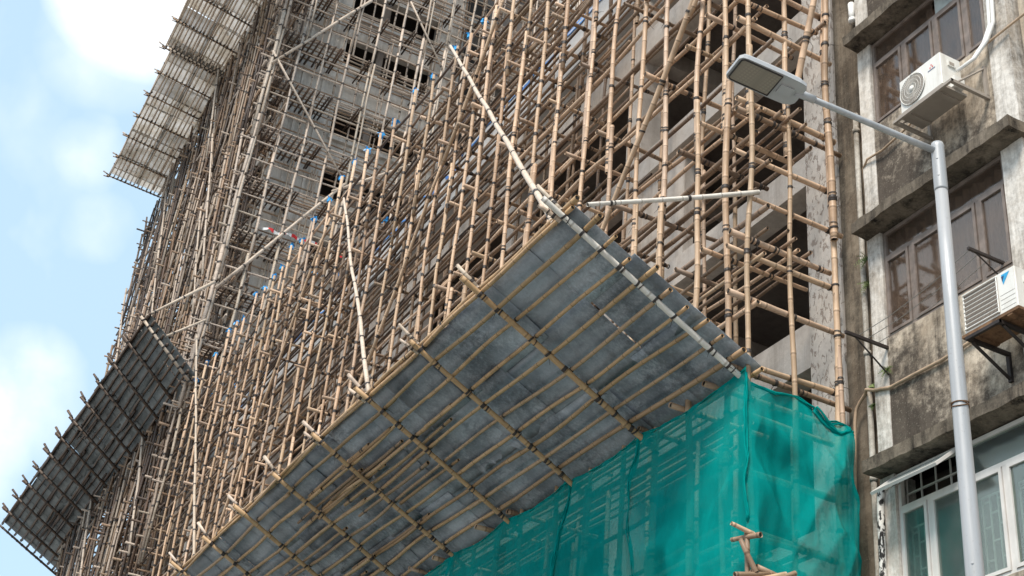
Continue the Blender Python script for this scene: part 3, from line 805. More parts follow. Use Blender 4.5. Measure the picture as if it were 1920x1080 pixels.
# recessed balcony walls, dimmer
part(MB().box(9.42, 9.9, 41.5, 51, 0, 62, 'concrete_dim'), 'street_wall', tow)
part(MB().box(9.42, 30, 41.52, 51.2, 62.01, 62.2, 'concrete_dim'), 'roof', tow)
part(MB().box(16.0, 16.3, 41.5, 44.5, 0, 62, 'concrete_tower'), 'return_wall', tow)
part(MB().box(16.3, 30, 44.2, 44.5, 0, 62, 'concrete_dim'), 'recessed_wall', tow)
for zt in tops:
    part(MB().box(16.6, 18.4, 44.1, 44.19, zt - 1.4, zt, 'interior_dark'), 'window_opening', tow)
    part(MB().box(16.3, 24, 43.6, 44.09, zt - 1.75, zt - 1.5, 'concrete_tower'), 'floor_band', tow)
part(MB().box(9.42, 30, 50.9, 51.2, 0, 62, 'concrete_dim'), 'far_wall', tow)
for z in np.arange(22, 60, 3.0):
    part(MB().box(9.15, 9.415, 41.5, 50.8, z, z + .35, 'concrete_tower'), 'floor_band', tow)
# vertical board joints/pilasters on the tower face
for x in (9.9, 10.7): part(MB().box(x, x + .12, 40.93, 40.995, 20, 62, 'concrete_tower'), 'pilaster', tow)

# ------------------------------------------------------------------ OLD BUILDING
ob = thing('tenement_building', (9.5, 9, 0), 'stained old tenement with black grime, white pilasters and three rows of windows', 'building')
part(jitter_box(MB(), 9.6, 9.9, 10.5, 11.13, 0, 22, 'old_strip', .22, .01), 'end_wall', ob, 'dark grimy end strip')
part(MB().box(9.56, 9.9, 4, 8.05, 0, 22, 'old_wall'), 'wall', ob)
part(MB().box(9.9, 14, 4, 11.13, 0, 22, 'interior_dark').box(9.7, 9.89, 8.1, 10.5, 21.5, 22, 'old_wall'), 'core_wall', ob)
YL, YR = 10.29, 8.42
wins = [(7.0 - .55, 7.93, 7.55), (9.56, 10.95, 10.60), (12.49, 13.79, 13.45)]
ledz = [(7.95, 8.085), (10.96, 11.10), (13.80, 13.94), (16.7, 16.84)]
for i, (a, b) in enumerate(ledz):
    part(jitter_box(MB(), 9.2, 9.62, 8.05, 10.5, a, b, 'old_ledge', .07, .014, i * 7), 'ledge', ob)
spand = [(0, 6.45), (8.08, 9.56), (11.095, 12.49), (13.935, 15.3)]
for i, (a, b) in enumerate(spand):
    part(jitter_box(MB(), 9.45, 9.7, YR, YL + .001, a, b, 'old_wall', .2, .008, i * 3), 'spandrel', ob)
for (a, b) in ((0, 7.949), (8.08, 10.959), (11.095, 13.799), (13.935, 16.7)):
    part(jitter_box(MB(), 9.44, 9.72, YL, YL + .22, a, b, 'old_pilaster', .25, .008), 'pilaster', ob)
    part(jitter_box(MB(), 9.44, 9.72, 8.12, YR, a, b, 'old_pilaster', .25, .008), 'pilaster', ob)
def window(z0, z1, zt, mulls, fmat, gmat, curtain, frosted=None, lowtrans=True, skip_trans=()):
    w = MB(); X0, X1 = 9.475, 9.53; fw = .045
    w.box(X0, X1, YR, YL, z1 - fw, z1 - .003, fmat).box(X0, X1, YR, YL, z0 + .003, z0 + fw, fmat).box(X0, X1, YR, YL, zt - fw / 2, zt + fw / 2, fmat)
    w.box(X0 + .002, X1 - .002, YR + .002, YR + fw, z0 + fw, z1 - fw, fmat).box(X0 + .002, X1 - .002, YL - fw, YL - .002, z0 + fw, z1 - fw, fmat)
    for m_ in mulls: w.box(X0 + .002, X1 - .002, m_ - .028, m_ + .028, z0 + fw, zt - fw / 2, fmat)
    win = w.build('window', ob)
    ys = [YL] + list(mulls) + [YR]
    for a, b in zip(ys, ys[1:]):   # sash frames + panes
        sf = MB(); hi, lo = max(a, b) - .035, min(a, b) + .035; zb, zc = z0 + .05, zt - .03; t = .035
        sf.box(9.462, 9.500, lo, lo + t, zb, zc, fmat).box(9.462, 9.500, hi - t, hi, zb, zc, fmat).box(9.462, 9.500, lo + t, hi - t, zb, zb + t, fmat).box(9.462, 9.500, lo + t, hi - t, zc - t, zc, fmat)
        sf.build('sash_frame', win)
        MB().box(9.482, 9.488, lo + t, hi - t, zb + t, zc - t, gmat).build('pane', win)
    tys = [YL, mulls[len(mulls) // 2] if mulls else 9.3, YR] if lowtrans else [YL, YR]
    for j, (a, b) in enumerate(zip(tys, tys[1:])):
        if j in skip_trans: continue
        MB().box(9.50, 9.506, min(a, b) + .02, max(a, b) - .02, zt + .025, z1 - .045, frosted if (frosted and j == 1) else gmat).build('pane', win)
    if curtain:
        c = MB(); N = 60; sl = c.slot('curtain_brown'); 
        for i in range(N + 1):
            y = YR + (YL - YR) * i / N; x = 9.64 + .03 * math.sin(i * 1.3) + .02 * math.sin(i * .37 + z0)
            for z in (z0 + .02, z1): c.v.append((x, y, z)); c.tone.append(.5)
        for i in range(N): c.f.append((2 * i, 2 * i + 2, 2 * i + 3, 2 * i + 1)); c.mi.append(sl); c.uv.append([(0, 0)] * 4)
        c.build('curtain', win, True)
    return win
window(wins[2][0], wins[2][1], wins[2][2], [9.75, 9.22, 8.75], 'brown_frame', 'glass_brown', True, 'glass_frosted')
window(wins[1][0], wins[1][1], wins[1][2], [9.86, 9.35, 8.84], 'brown_frame', 'glass_brown', True)
w3 = window(wins[0][0], wins[0][1], wins[0][2], [9.85, 9.33, 8.84], 'white_frame', 'glass_clear', False, skip_trans=(0,))
# top-hung sash standing open, with its inner bars
sash = MB(); O = Vector((9.465, 9.33, 7.90)); dn = Vector((-.36, 0, -.30)); al = Vector((0, .94, 0)); n_ = Vector((-.02, 0, .024))
for (o, u, v) in ((O, al, dn * .07), (O + dn * .93, al, dn * .07), (O + dn * .07, al * .035, dn * .86), (O + dn * .07 + al * .965, al * .035, dn * .86)):
    sash.obox(o, u, v, n_, 'white_frame')
so = sash.build('open_sash', w3)
MB().obox(O + dn * .07 + al * .035 + n_ * .4, al * .93, dn * .86, n_ * .15, 'glass_frosted').build('pane', w3)
gb = MB()
for k in range(5): gb.box(9.56, 9.575, 9.4 + k * .21, 9.415 + k * .21, 7.57, 7.9, 'white_frame')
gb.box(9.556, 9.58, 9.33, 10.27, 7.72, 7.735, 'white_frame'); gb.build('transom_bars', w3)
# security grille inside the lower window
for (ya, yb) in ((9.9, 10.25), (8.88, 9.28), (8.46, 8.80)):
    g = MB(); n3 = 5; dy = (yb - ya) / (n3 - 1)
    for k in range(n3): g.box(9.60, 9.612, ya + k * dy - .007, ya + k * dy + .007, 6.5, 7.36 - (0 if k % 2 else .0), 'pvc_white')
    for k in range(n3 - 1):
        for zz in ((6.72, 7.05, 7.3) if k % 2 else (6.6, 6.9, 7.18)): g.box(9.599, 9.613, ya + k * dy + .008, ya + (k + 1) * dy - .008, zz, zz + .014, 'pvc_white')
    g.box(9.598, 9.614, ya - .008, yb + .008, 7.361, 7.378, 'pvc_white'); g.build('security_grille', w3)
part(MB().box(9.86, 9.89, 8.1, 10.5, 6.3, 8.0, 'interior_brown'), 'room_back', ob)
# pipes fixed to the wall
def pipe(name, pts, r, mat, collars=(), cr=1.25, label=None):
    mb = MB().tube(pts, r, mat, 10)
    for z in collars:
        mb.tube([Vector(pts[0]).lerp(Vector(pts[-1]), z) - (Vector(pts[-1]) - Vector(pts[0])).normalized() * .03, Vector(pts[0]).lerp(Vector(pts[-1]), z) + (Vector(pts[-1]) - Vector(pts[0])).normalized() * .03], r * cr, mat, 10)
    return part(mb, name, ob, label, True)
pipe('drain_pipe', [(9.53, 10.70, z) for z in np.arange(4, 13.2, .5)], .034, 'old_pipe', (.25, .45, .62, .80, .97), 1.3, 'peeling white downpipe')
pipe('drain_pipe', [(9.5, 10.64, 14.78), (9.5, 10.63, 14.45)], .045, 'pvc_white', (.9,), 1.15, 'short white pipe end')
pipe('conduit', [(9.5, 11.01, 6.0), (9.5, 11.0, 7.05), (9.5, 10.96, 8.2), (9.5, 10.92, 8.84), (9.5, 10.89, 8.95), (9.5, 10.83, 9.01), (9.49, 10.72, 9.07), (9.42, 10.63, 9.06), (9.42, 10.5, 9.0), (9.42, 10.25, 8.93), (9.42, 9.92, 8.93), (9.42, 9.48, 8.92), (9.42, 9.06, 8.95), (9.42, 8.7, 8.9)], .019, 'conduit_tan', (), 1, 'tan conduit crossing the spandrel')
pipe('conduit', [(9.5, 10.56, 11.75), (9.45, 10.53, 12.0), (9.41, 10.4, 12.06), (9.4, 10.12, 12.02), (9.4, 9.7, 12.08), (9.38, 8.86, 12.29), (9.38, 8.4, 12.38), (9.42, 7.6, 12.45), (9.45, 6.8, 12.55)], .014, 'conduit_tan', (), 1, 'cream cable behind the upper air conditioner')
pipe('drain_pipe', [(9.45, 10.25, 7.86), (9.42, 10.4, 7.84), (9.41, 10.46, 7.8), (9.41, 10.48, 7.7), (9.41, 10.49, 7.3), (9.41, 10.5, 6.9), (9.41, 10.5, 6.0)], .04, 'flecked_pipe', (), 1.15, 'black flecked white waste pipe with elbow')
for d_ in (0, .055):
    pipe('hose', [(9.38, 8.29 - d_, 14.2), (9.38, 8.29 - d_, 13.0), (9.38, 8.31 - d_, 12.6), (9.36, 8.40 - d_, 12.4), (9.3, 8.52 - d_ * .5, 12.22), (9.15, 8.62, 12.05)], .022, 'pvc_white', (), 1, 'white refrigerant hose')

# air conditioners
def aircon(y0, y1, z0, z1, xf, label, style, brk):
    t = thing('air_conditioner', (xf, (y0 + y1) / 2, z0), label, 'air conditioner', 'outdoor air conditioning units on the tenement')
    D = .30; c = MB()
    import bmesh
    bm = bmesh.new(); bmesh.ops.create_cube(bm, size=1)
    for v in bm.verts: v.co = Vector((xf + D / 2 + v.co.x * D, (y0 + y1) / 2 + v.co.y * (y1 - y0), (z0 + z1) / 2 + v.co.z * (z1 - z0)))
    bmesh.ops.bevel(bm, geom=bm.edges[:], offset=.014, segments=3, affect='EDGES')
    me = bpy.data.meshes.new('casing'); bm.to_mesh(me); me.materials.append(MATS['white_plastic'])
    o = bpy.data.objects.new('casing', me); COL.objects.link(o); o.parent = t; o.matrix_parent_inverse = Matrix.Translation(-t.location)
    if style == 'fan':
        cy, cz, r = y1 - .215, (z0 + z1) / 2 - .005, .19
        g = MB().tube([(xf - .006, cy, cz), (xf - .012, cy, cz)], [r, r * .985], 'grille_grey', 40)
        g.build('fan_recess', t)
        g = MB()
        for k in range(44):
            a = k * 2 * math.pi / 44; b = a + .32
            g.tube([(xf - .015, cy + .035 * math.cos(a), cz + .035 * math.sin(a)), (xf - .026, cy + r * .6 * math.cos((a + b) / 2), cz + r * .6 * math.sin((a + b) / 2)), (xf - .016, cy + r * math.cos(b), cz + r * math.sin(b))], .0022, 'white_plastic', 4, False)
        for rr_ in (.07, .11, .15, .19):
            g.tube([(xf - (.026 if rr_ < .18 else .014), cy + rr_ * math.cos(k * .2094), cz + rr_ * math.sin(k * .2094)) for k in range(31)], .0026 if rr_ < .18 else .007, 'white_plastic', 4, False)
        g.tube([(xf - .012, cy, cz), (xf - .032, cy, cz)], [.036, .03], 'white_plastic', 20)
        g.build('fan_guard', t, True)
        l = MB()   # three red lozenges, maker's lettering as two grey bars of type
        ly, lz = y0 + .135, z1 - .13; s = .016
        for (dy, dz) in ((0, .022), (.019, -.008), (-.019, -.008)):
            l.quad([(xf - .003, ly + dy, lz + dz + s), (xf - .003, ly + dy + s * .6, lz + dz), (xf - .003, ly + dy, lz + dz - s), (xf - .003, ly + dy - s * .6, lz + dz)], 'logo_red')
        l.build('emblem', t)
        x_ = ly + .055
        l = MB()
        for k in range(9): l.box(xf - .003, xf - .001, x_ - .009 - k * .0125, x_ - k * .0125, lz - .045, lz - .033, 'logo_navy')
        l.build('lettering', t)
    else:
        g = MB().box(xf - .006, xf - .001, y0 + .22, y1 - .03, z0 + .035, z1 - .03, 'grille_grey'); g.build('coil_recess', t)
        g = MB()
        for k in range(9): 
            zz = z0 + .04 + k * (z1 - z0 - .08) / 8; g.tube([(xf - .02, y0 + .22, zz), (xf - .02, y1 - .03, zz)], .004 if k % 8 else .008, 'white_plastic', 5)
        for k in range(26): yy = y0 + .225 + k * (y1 - y0 - .26) / 25; g.tube([(xf - .012, yy, z0 + .035), (xf - .012, yy, z1 - .03)], .002 if 0 < k < 25 else .008, 'white_plastic' if k in (0, 25) else 'interior_brown', 4)
        g.build('coil_guard', t)
        l = MB(); l.quad([(xf - .002, y0 + .165, z1 - .04), (xf - .002, y0 + .06, z1 - .04), (xf - .002, y0 + .15, z1 - .155)], 'logo_blue')
        l.quad([(xf - .0035, y0 + .166, z1 - .06), (xf - .0035, y0 + .13, z1 - .06), (xf - .0035, y0 + .155, z1 - .12)], 'logo_navy'); l.build('emblem', t)
        l = MB()
        for k in range(4): l.box(xf - .002, xf + .002, y0 + .02, y0 + .2, z0 + .05 + k * .05, z0 + .053 + k * .05, 'grille_grey')
        l.build('side_louvre', t)
    # handle recess and valve cover on the side that faces the camera
    h = MB().box(xf + .10, xf + .20, y0 - .018, y0 - .001, z1 - .16, z1 - .09, 'white_plastic').box(xf + .115, xf + .185, y0 - .0195, y0 - .0185, z1 - .15, z1 - .105, 'logo_navy' if style != 'fan' else 'grille_grey'); h.build('handle', t)
    h = MB().box(xf + .13, xf + .27, y0 - .06, y0 - .001, z0 + .02, z0 + .15, 'white_plastic'); h.build('valve_cover', t)
    # base tray, feet
    fm = 'rusty_tray' if style != 'fan' else 'grille_grey'
    b = MB().box(xf - .02, xf + .33, y0 - .02, y1 + .02, z0 - .035, z0 - .004, fm)
    for yy in (y0 + .1, y1 - .1): b.box(xf - .015, xf + .32, yy - .03, yy + .03, z0 - .055, z0 - .036, fm)
    b.build('base_tray', t)
    wl = 9.447; by0, by1 = brk; s = .02
    bm_ = 'dark_steel' if style != 'fan' else 'grille_grey'
    for yy in (by0, by1):
        k = MB()
        k.box(xf - .05, wl, yy - s, yy + s, z0 - .095, z0 - .058, bm_)
        if style == 'fan': k.box(wl - .035, wl, yy - s, yy + s, z0 - .05, z0 + .36, bm_); k.tube([(xf + .05, yy, z0 - .06), (wl - .01, yy, z0 + .34)], .013, bm_, 6)
        else: k.box(wl - .035, wl, yy - s, yy + s, z0 - .38, z0 - .1, bm_); k.tube([(xf + .02, yy, z0 - .1), (wl - .01, yy, z0 - .36)], .018, bm_, 6)
        k.build('bracket', t)
    k = MB().box(xf - .052, xf - .02, by0 - .02, by1 + .02, z0 - .093, z0 - .06, bm_); 
    k.build('bracket_rail', t)
    return t
aircon(8.66, 9.31, 11.80, 12.27, 8.95, 'white air conditioner with round fan grille bracketed below the top window', 'fan', (8.50, 9.37))
aircon(7.98, 8.67, 8.68, 9.14, 8.95, 'white air conditioner with square coil grille and rusty tray behind the lamp post', 'coil', (8.2, 8.60))

# drying rack of two steel arms with wires between
rk = thing('drying_rack', (9.45, 10.28, 9.45), 'two dark steel arms with thin wires stretched between them below the middle window', 'clothes rack')
MB().box(8.86, 9.449, 10.265, 10.295, 9.42, 9.455, 'dark_steel').tube([(9.0, 10.28, 9.42), (9.44, 10.28, 9.1)], .01, 'dark_steel', 6).build('arm', rk)
MB().box(9.0, 9.474, 8.555, 8.585, 9.64, 9.67, 'dark_steel').tube([(9.1, 8.57, 9.64), (9.44, 8.57, 9.45)], .009, 'dark_steel', 6).build('arm', rk)
for x in (9.05, 9.17, 9.32):
    MB().tube([(x, 10.28, 9.462), (x, 9.8, 9.49 - .02), (x, 9.2, 9.54), (x, 8.57, 9.675)], .004, 'wire_grey', 5).build('wire', rk)

# ferns rooted in the joints
def fern(loc, label, n=10, s=.14):
    mb = MB(); c = Vector(loc)
    for k in range(n):
        a = R.uniform(-1.3, 1.3); d = Vector((-math.cos(a) * .6, math.sin(a), R.uniform(-1.0, .3))).normalized(); l = s * R.uniform(.6, 1.2)
        sd = d.cross(Vector((1, 0, 0))).normalized()
        for q in range(7):
            p = c + d * l * q / 7 + Vector((0, 0, -.3 * l * (q / 7) ** 2)); w = .02 * (1 - q / 8)
            for sg in (-1, 1): mb.quad([p, p + sd * sg * w + d * .006, p + sd * sg * w * 1.2 + d * .016, p + d * .012], 'fern_green')
    mb.build('fern', None, label=label, category='fern', group='small ferns rooted in the tenement wall')
fern((9.43, 10.29, 9.17), 'small yellow green fern hanging at the lower left corner of the middle spandrel', 16, .12)
fern((9.5, 10.58, 10.78), 'leafy green tuft behind the downpipe right under the middle ledge', 22, .16)
fern((9.5, 10.585, 10.45), 'lower green tuft behind the downpipe beside the white pilaster', 16, .13)
fern((9.52, 10.62, 9.14), 'tiny fern in the joint beside the downpipe just above the conduit', 7, .06)
fern((9.52, 10.62, 8.90), 'tiny fern in the joint beside the downpipe just below the conduit', 7, .07)

# ------------------------------------------------------------------ STREET LAMP
lp = thing('street_lamp', (7.01, 6.9, 0), 'silver grey street lamp with long arm and flat rectangular head before the tenement', 'street lamp')
zs = [0, .02, 1.2, 1.25, 4.5, 6.0, 7.5, 8.55]
MB().tube([(7.01, 6.9, z) for z in zs], [.12, .12, .12, .082, .069, .062, .055, .051], 'lamp_paint', 28).build('pole', lp, True)
MB().tube([(7.01, 6.9, 8.551), (7.01, 6.9, 8.57), (7.01, 6.9, 8.98), (7.01, 6.9, 9.0), (7.01, 6.9, 9.03)], [.054, .0555, .0535, .0555, .048], 'lamp_paint', 28).build('pole_top', lp, True)
AS, AE = Vector((6.97, 6.905, 8.95)), Vector((5.74, 7.075, 9.09))
MB().tube([AS.lerp(AE, t) for t in (0, .25, .5, .75, 1)], [.029, .028, .027, .026, .025], 'lamp_paint', 20).build('arm', lp, True)
MB().tube([AE.lerp(AS, .1), AE.lerp(AS, -.04)], [.034, .036], 'lamp_head_grey', 20).build('arm_socket', lp, True)
st = MB()
for z_, tl in ((6.62, .012), (6.59, -.02), (6.6, .03)):
    st.tube([(7.01 + .063 * math.cos(a * .2618), 6.9 + .063 * math.sin(a * .2618), z_ + tl * math.sin(a * .2618 + 1)) for a in range(25)], .0045, 'rusty_tray', 6, False)
st.build('cable_tie', lp, True)
bt = MB()
for z_ in (5.35, 5.0, 8.85, 8.68): bt.tube([(6.97, 6.874, z_), (6.962 if z_ > 8 else 6.952, 6.866 if z_ > 8 else 6.858, z_)], .008, 'lamp_head_grey', 8)
bt.build('bolt', lp)
# head: outline in its own plane, u along arm direction outward, v sideways
u = (AE - AS).normalized(); v = u.cross(Vector((0, 0, 1))).normalized(); w = v.cross(u).normalized()
if w.z < 0: w = -w
u = (u + w * .03).normalized()
HO = AE + u * .0
out = [(0, .10), (.02, .14), (.08, .16), (.22, .165), (.56, .16), (.60, .15), (.62, .12), (.62, -.12), (.60, -.15), (.56, -.16), (.22, -.165), (.08, -.16), (.02, -.14), (0, -.10)]
hd = MB(); H0, H1 = [], []
layers = [(-.034, .985), (-.036, 1.0), (.0, 1.0), (.018, .95), (.03, .8)]
rings = []
for h, sc_ in layers:
    b = len(hd.v)
    for (a, c) in out:
        aa = .31 + (a - .31) * sc_; cc = c * sc_ * .92
        hd.v.append(tuple(HO + u * aa + v * cc + w * (h * (1 if a > .05 else .8)))); hd.tone.append(.5)
    rings.append(b)
nn = len(out); sl = hd.slot('lamp_head_grey')
for r0, r1 in zip(rings, rings[1:]):
    for k in range(nn):
        hd.f.append((r0 + k, r0 + (k + 1) % nn, r1 + (k + 1) % nn, r1 + k)); hd.mi.append(sl); hd.uv.append([(0, 0)] * 4)
hd.f.append(tuple(range(rings[0] + nn - 1, rings[0] - 1, -1))); hd.mi.append(sl); hd.uv.append([(0, 0)] * nn)
hd.f.append(tuple(range(rings[-1], rings[-1] + nn))); hd.mi.append(sl); hd.uv.append([(0, 0)] * nn)
hd.build('lamp_head', lp)
ln = MB(); pts = [(.235, .128), (.575, .128), (.595, .11), (.595, -.11), (.575, -.128), (.235, -.128)]
ln.quad([HO + u * a + v * c - w * .0405 for a, c in pts][::-1], 'lamp_lens'); 
ln.build('lens', lp)
rim = MB()
P_ = [HO + u * a + v * c - w * .040 for a, c in pts]; rim.tube(P_ + [P_[0]], .007, 'dark_steel', 6, False); rim.build('lens_rim', lp, True)
MB().obox(HO + u * .08 - v * .05 - w * .044, u * .12, v * .10, w * .01, 'lamp_head_grey').build('gear_cover', lp)

# ------------------------------------------------------------------ GREEN NET
def net_sheet(name, P, nu, nv, label, mat='net_teal', seams=()):
    mb = MB(); sl = mb.slot(mat)
    for j in range(nv + 1):
        for i in range(nu + 1):
            mb.v.append(tuple(P(i / nu, j / nv))); mb.tone.append(.5)
    for j in range(nv):
        for i in range(nu):
            a = j * (nu + 1) + i
            mb.f.append((a, a + 1, a + nu + 2, a + nu + 1)); mb.mi.append(sl); mb.uv.append([(i / nu, j / nv), ((i + 1) / nu, j / nv), ((i + 1) / nu, (j + 1) / nv), (i / nu, (j + 1) / nv)])
    return mb.build(name, None, True, label=label, category='safety net', group='green safety netting below the big canopy')
tied = [10.9, 13.0, 14.65, 16.3, 17.95, 19.6, 21.3, 23, 24.7, 26.4]
def PA(s, t):   # street side face
    y = 10.84 + s * 15.5; ztop = 8.96; 
    i = max([k for k in range(len(tied)) if tied[k] <= y + 1e-6] or [0]); a = tied[i]; b = tied[min(i + 1, len(tied) - 1)]; f = (y - a) / (b - a) if b > a else 0
    sagt = .07 * math.sin(math.pi * f) * (1 - t)
    z = ztop - sagt - t * 6.3
    n1 = noise.noise(Vector((y * 1.1, z * .45, 3))); n2 = noise.noise(Vector((y * 4.2, z * 1.1 + y, 8)))
    pinch = math.exp(-min(abs(y - a), abs(b - y)) ** 2 / .012)
    drape = abs(noise.noise(Vector((y * 1.7 + z * 1.3, z * .4, 5))))
    x = 7.98 - .10 * math.sin(math.pi * f) * min(1, t * 4) + .10 * n1 * min(1, t * 5) + .035 * n2 - .10 * drape * min(1, t * 3) + .05 * pinch * math.sin(z * 3 + a)
    k_ = min(1, (y - 10.84) * 4)
    x -= .09 * (1 - min(1, 3.5 * abs(noise.noise(Vector((y * .9 + z * .7, z * .5 - y * .3, 31)))))) * min(1, t * 8)
    return (7.965 + (x - 7.965) * k_, y + k_ * .03 * noise.noise(Vector((y, z * 2, 1))), z)
net_sheet('safety_net', PA, 420, 120, 'see-through green safety net hanging along the street side under the big canopy edge')
topx = [(7.965, 8.93), (8.05, 8.78), (8.33, 8.73), (8.61, 8.80), (8.83, 8.71), (9.0, 8.60), (9.15, 8.64), (9.33, 8.66), (9.38, 8.55)]
def PB(s, t):   # near end face
    q = s * (len(topx) - 1); i = min(int(q), len(topx) - 2); f = q - i
    x = topx[i][0] + (topx[i + 1][0] - topx[i][0]) * f; z0_ = topx[i][1] + (topx[i + 1][1] - topx[i][1]) * f
    z = z0_ - t * 6.0
    # swags hanging from the top right
    hang = math.sin(math.pi * min(1, s * 1.05)) * .5
    y = 10.84 - .08 * math.sin(math.pi * s) * min(1, t * 5) + .05 * noise.noise(Vector((x * 2.2, z * .8, 2))) * min(1, t * 8)
    dd = (z - (8.75 - .0)) + .9 * s   # diagonal folds falling from left to right
    y += .05 * math.sin(dd * 7 + 2.2 * noise.noise(Vector((x * 2, z, 4)))) * math.exp(-t * 6 * .55) * min(1, t * 14) + .03 * noise.noise(Vector((x * 7, z * 1.2, 9)))
    y -= .06 * (1 - min(1, 3.2 * abs(noise.noise(Vector((x * 1.6 - z * .8, z * .55, 14)))))) * min(1, t * 12)
    y -= .04 * (1 - min(1, 4 * abs(noise.noise(Vector((x * 2.2 + z * 1.3, z * .5 - x, 24)))))) * min(1, t * 12)
    x += .03 * noise.noise(Vector((s * 6, z * 1.6, 6)))
    k_ = min(1, s * 9); y = 10.84 + (y - 10.84) * k_; x = 7.965 + (x - 7.965) * max(k_, min(1, s * 9))
    if t < .16 and s > .35: y -= .11 * math.sin(math.pi * t / .16) * math.sin(math.pi * (s - .35) / .65)
    return (x, y, z)
net_sheet('safety_net', PB, 90, 260, 'green safety net on the scaffold end beside the tenement, its top edge bunched in folds')
# bunched hems and laced seams
def hem(name, pts, r, label, mat='net_teal_thick', n=10, lump=.5):
    P = []; pts = [Vector(p) for p in pts]
    for i in range(len(pts) - 1):
        k = max(2, int((pts[i + 1] - pts[i]).length / .05))
        for j in range(k): P.append(pts[i].lerp(pts[i + 1], j / k))
    P.append(pts[-1])
    mb = MB()
    for q in range(5 if r > .015 else 2):
        sd_ = Vector((q * 7.3, q * 3.1, q)); ph = R.uniform(0, 6.28)
        Q = [p + noise.noise_vector(p * 3.5) * r * .8 + noise.noise_vector(p * 2.6 + sd_) * r * 2.2 + Vector((math.cos(ph + i * .23), -abs(math.sin(ph + i * .23)), math.sin(ph + i * .23))) * r * .5 for i, p in enumerate(P)]
        mb.tube(Q, [r * R.uniform(.45, .62) * (1 + 1.1 * lump * noise.noise(p * 6 + sd_)) for p in Q], mat, n)
    return mb.build(name, None, True, label=label, category='net hem', group='bunched hems and seams of the green net')
hem('net_hem', [(x - .0, 10.83 + (.03 if k % 2 else -.02), z + .01) for k, (x, z) in enumerate(topx) if k], .016, 'thick bunched green hem along the top of the near net end')
hem('net_hem', [(8.83, 10.8, 8.70), (8.98, 10.78, 8.55), (9.14, 10.78, 8.50), (9.27, 10.79, 8.56), (9.36, 10.8, 8.60)], .026, 'fat knot of rolled green net at the top of the wall side corner')
hem('net_hem', [(7.95, 10.82, 8.85), (7.94, 10.82, 8.3), (7.955, 10.82, 7.9), (7.93, 10.82, 7.6), (7.95, 10.82, 7.3), (7.96, 10.82, 7.2)], .016, 'gathered vertical seam at the near corner of the green net', lump=.9)
hem('net_hem', [PA((y - 10.9) / 15.5, 0.003) for y in np.arange(10.92, 26.2, .3)], .012, 'thin green hem laced along the lower edge of the big canopy')
hem('net_hem', [Vector(PA((13.0 - 10.9) / 15.5, t)) + Vector((-.03, 0, 0)) for t in np.arange(0, .6, .04)], .013, 'thin vertical lacing down the street side net below the second rib', lump=.9)
hem('net_hem', [Vector(PA((14.65 - 10.9) / 15.5, t)) + Vector((-.03, 0, 0)) for t in np.arange(0, .3, .04)], .016, 'short twisted seam on the street side net below the third rib', lump=.9)

# ------------------------------------------------------------------ GROUND
def ground(name, x0, x1, y0, y1, z, mat):
    o = MB(); o.quad([(x0, y0, z), (x1, y0, z), (x1, y1, z), (x0, y1, z)], mat); return o.build(name, None, kind='structure')
ground('ground', -600, 600, -600, 600, -.15, 'paving')
ground('road', -7, 4.2, -200, 300, -.146, 'asphalt')
pv = MB().box(4.2, 9.4, -60, 120, -.145, 0, 'paving'); pv.build('pavement', None, kind='structure')

# ------------------------------------------------------------------ LIGHT, SKY
SUN_EL, SUN_AZ = math.radians(52), math.radians(-128)   # azimuth of the sun measured from +Y towards +X
sd = Vector((math.sin(SUN_AZ) * math.cos(SUN_EL), math.cos(SUN_AZ) * math.cos(SUN_EL), math.sin(SUN_EL)))
sl_ = bpy.data.lights.new('sun', 'SUN'); sl_.energy = 2.8; sl_.angle = math.radians(18); sl_.color = (1, .925, .83)
so_ = bpy.data.objects.new('sun', sl_); COL.objects.link(so_); so_.rotation_euler = (-sd).to_track_quat('-Z', 'Y').to_euler()
W = bpy.data.worlds.new('World'); S.world = W; W.use_nodes = True; nt = W.node_tree; nt.nodes.clear()
def N(t_, **k):
    n_ = nt.nodes.new(t_)
    for a, b in k.items(): setattr(n_, a, b)
    return n_
sky = N('ShaderNodeTexSky', sky_type='NISHITA', sun_disc=False, sun_elevation=SUN_EL, sun_rotation=SUN_AZ)
sky.air_density = 1.0; sky.dust_density = 1.5; sky.ozone_density = 2.0
tc = N('ShaderNodeTexCoord'); nm = N('ShaderNodeVectorMath', operation='NORMALIZE'); nt.links.new(tc.outputs['Generated'], nm.inputs[0])
def MT(op, a, b=0., c=None, clamp=False):
    n_ = N('ShaderNodeMath', operation=op, use_clamp=clamp)
    for i_, v_ in enumerate((a, b) if c is None else (a, b, c)):
        if hasattr(v_, 'links'): nt.links.new(v_, n_.inputs[i_])
        else: n_.inputs[i_].default_value = v_
    return n_.outputs[0]
nz = N('ShaderNodeTexNoise'); nz.inputs['Scale'].default_value = 5.5; nz.inputs['Detail'].default_value = 5; nz.inputs['Roughness'].default_value = .5; nz.inputs['Distortion'].default_value = .25
nt.links.new(nm.outputs[0], nz.inputs['Vector'])
def heading(x_, y_):
    c_ = (x_ - 960, y_ - 540, F); v_ = Vector((sum(a * b for a, b in zip(c_, dX)), sum(a * b for a, b in zip(c_, dY)), sum(a * b for a, b in zip(c_, dZ)))); return v_.normalized()
cl = MT('MULTIPLY', MT('SUBTRACT', nz.outputs['Fac'], .58), 1.8)
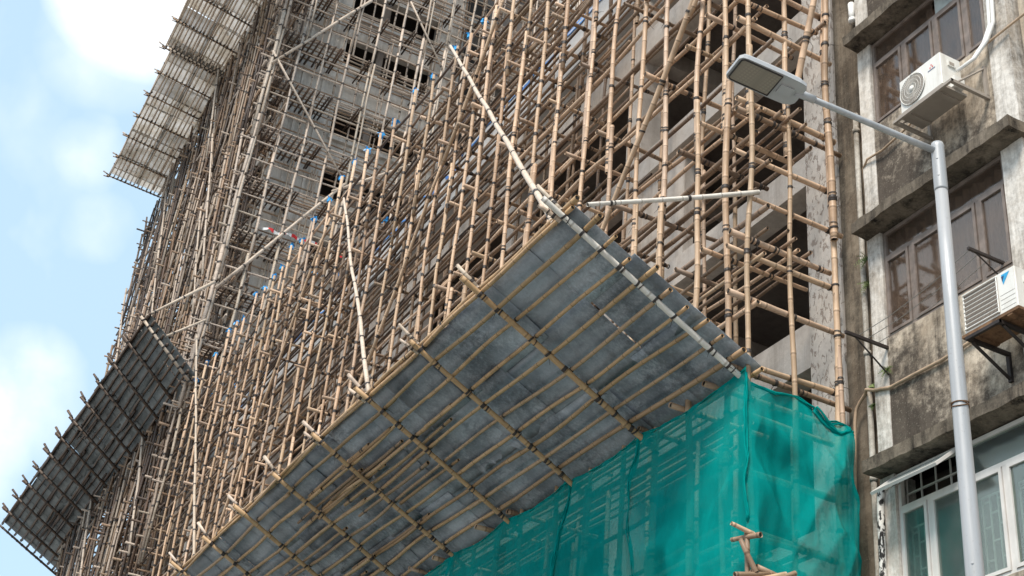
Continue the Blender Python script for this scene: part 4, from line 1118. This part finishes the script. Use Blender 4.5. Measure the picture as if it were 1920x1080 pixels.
# cloud banks of the sky: compass direction, angular radius (degrees), weight
for (x_, y_, r_, w_) in ((290, -60, 4.5, 1.15), (230, 70, 3.4, .4), (-330, 860, 7.2, .85), (40, 740, 3.2, .5), (175, 285, 1.6, .28), (205, 440, 1.9, .26), (700, -700, 12, 1.0), (-2600, 300, 30, 1.0), (2600, -1500, 25, 1.0)):
    dt = N('ShaderNodeVectorMath', operation='DOT_PRODUCT'); nt.links.new(nm.outputs[0], dt.inputs[0]); dt.inputs[1].default_value = heading(x_, y_)
    ca = math.cos(math.radians(r_))
    b_ = MT('MULTIPLY', MT('DIVIDE', MT('SUBTRACT', dt.outputs['Value'], ca), 1 - ca), 1.0, clamp=True)
    cl = MT('ADD', cl, MT('MULTIPLY', MT('SMOOTH_MIN', b_, 1., .3), w_))
nz2 = N('ShaderNodeTexNoise'); nz2.inputs['Scale'].default_value = 16; nz2.inputs['Detail'].default_value = 6; nz2.inputs['Roughness'].default_value = .55; nt.links.new(nm.outputs[0], nz2.inputs['Vector'])
cl = MT('MULTIPLY', cl, MT('ADD', MT('MULTIPLY', nz2.outputs['Fac'], 2.6), -.35))
cl = MT('MULTIPLY', cl, 1.0, clamp=True)
hz = N('ShaderNodeMix', data_type='RGBA'); hz.inputs[0].default_value = .72; hz.inputs[7].default_value = (4.3, 5.9, 7.2, 1); nt.links.new(sky.outputs[0], hz.inputs[6])
mx = N('ShaderNodeMix', data_type='RGBA'); mx.inputs[7].default_value = (8.6, 8.6, 8.6, 1)
nt.links.new(cl, mx.inputs[0]); nt.links.new(hz.outputs[2], mx.inputs[6])
bg = N('ShaderNodeBackground'); bg.inputs[1].default_value = .10
ow = N('ShaderNodeOutputWorld'); nt.links.new(mx.outputs[2], bg.inputs[0]); nt.links.new(bg.outputs[0], ow.inputs[0])
S.view_settings.view_transform = 'Standard'; S.view_settings.look = 'None'; S.view_settings.gamma = 1; S.view_settings.use_curve_mapping = False
S.view_settings.exposure = .80
S.cycles.max_bounces = 6; S.cycles.transparent_max_bounces = 12; S.cycles.diffuse_bounces = 3; S.cycles.glossy_bounces = 2
S.cycles.use_denoising = True
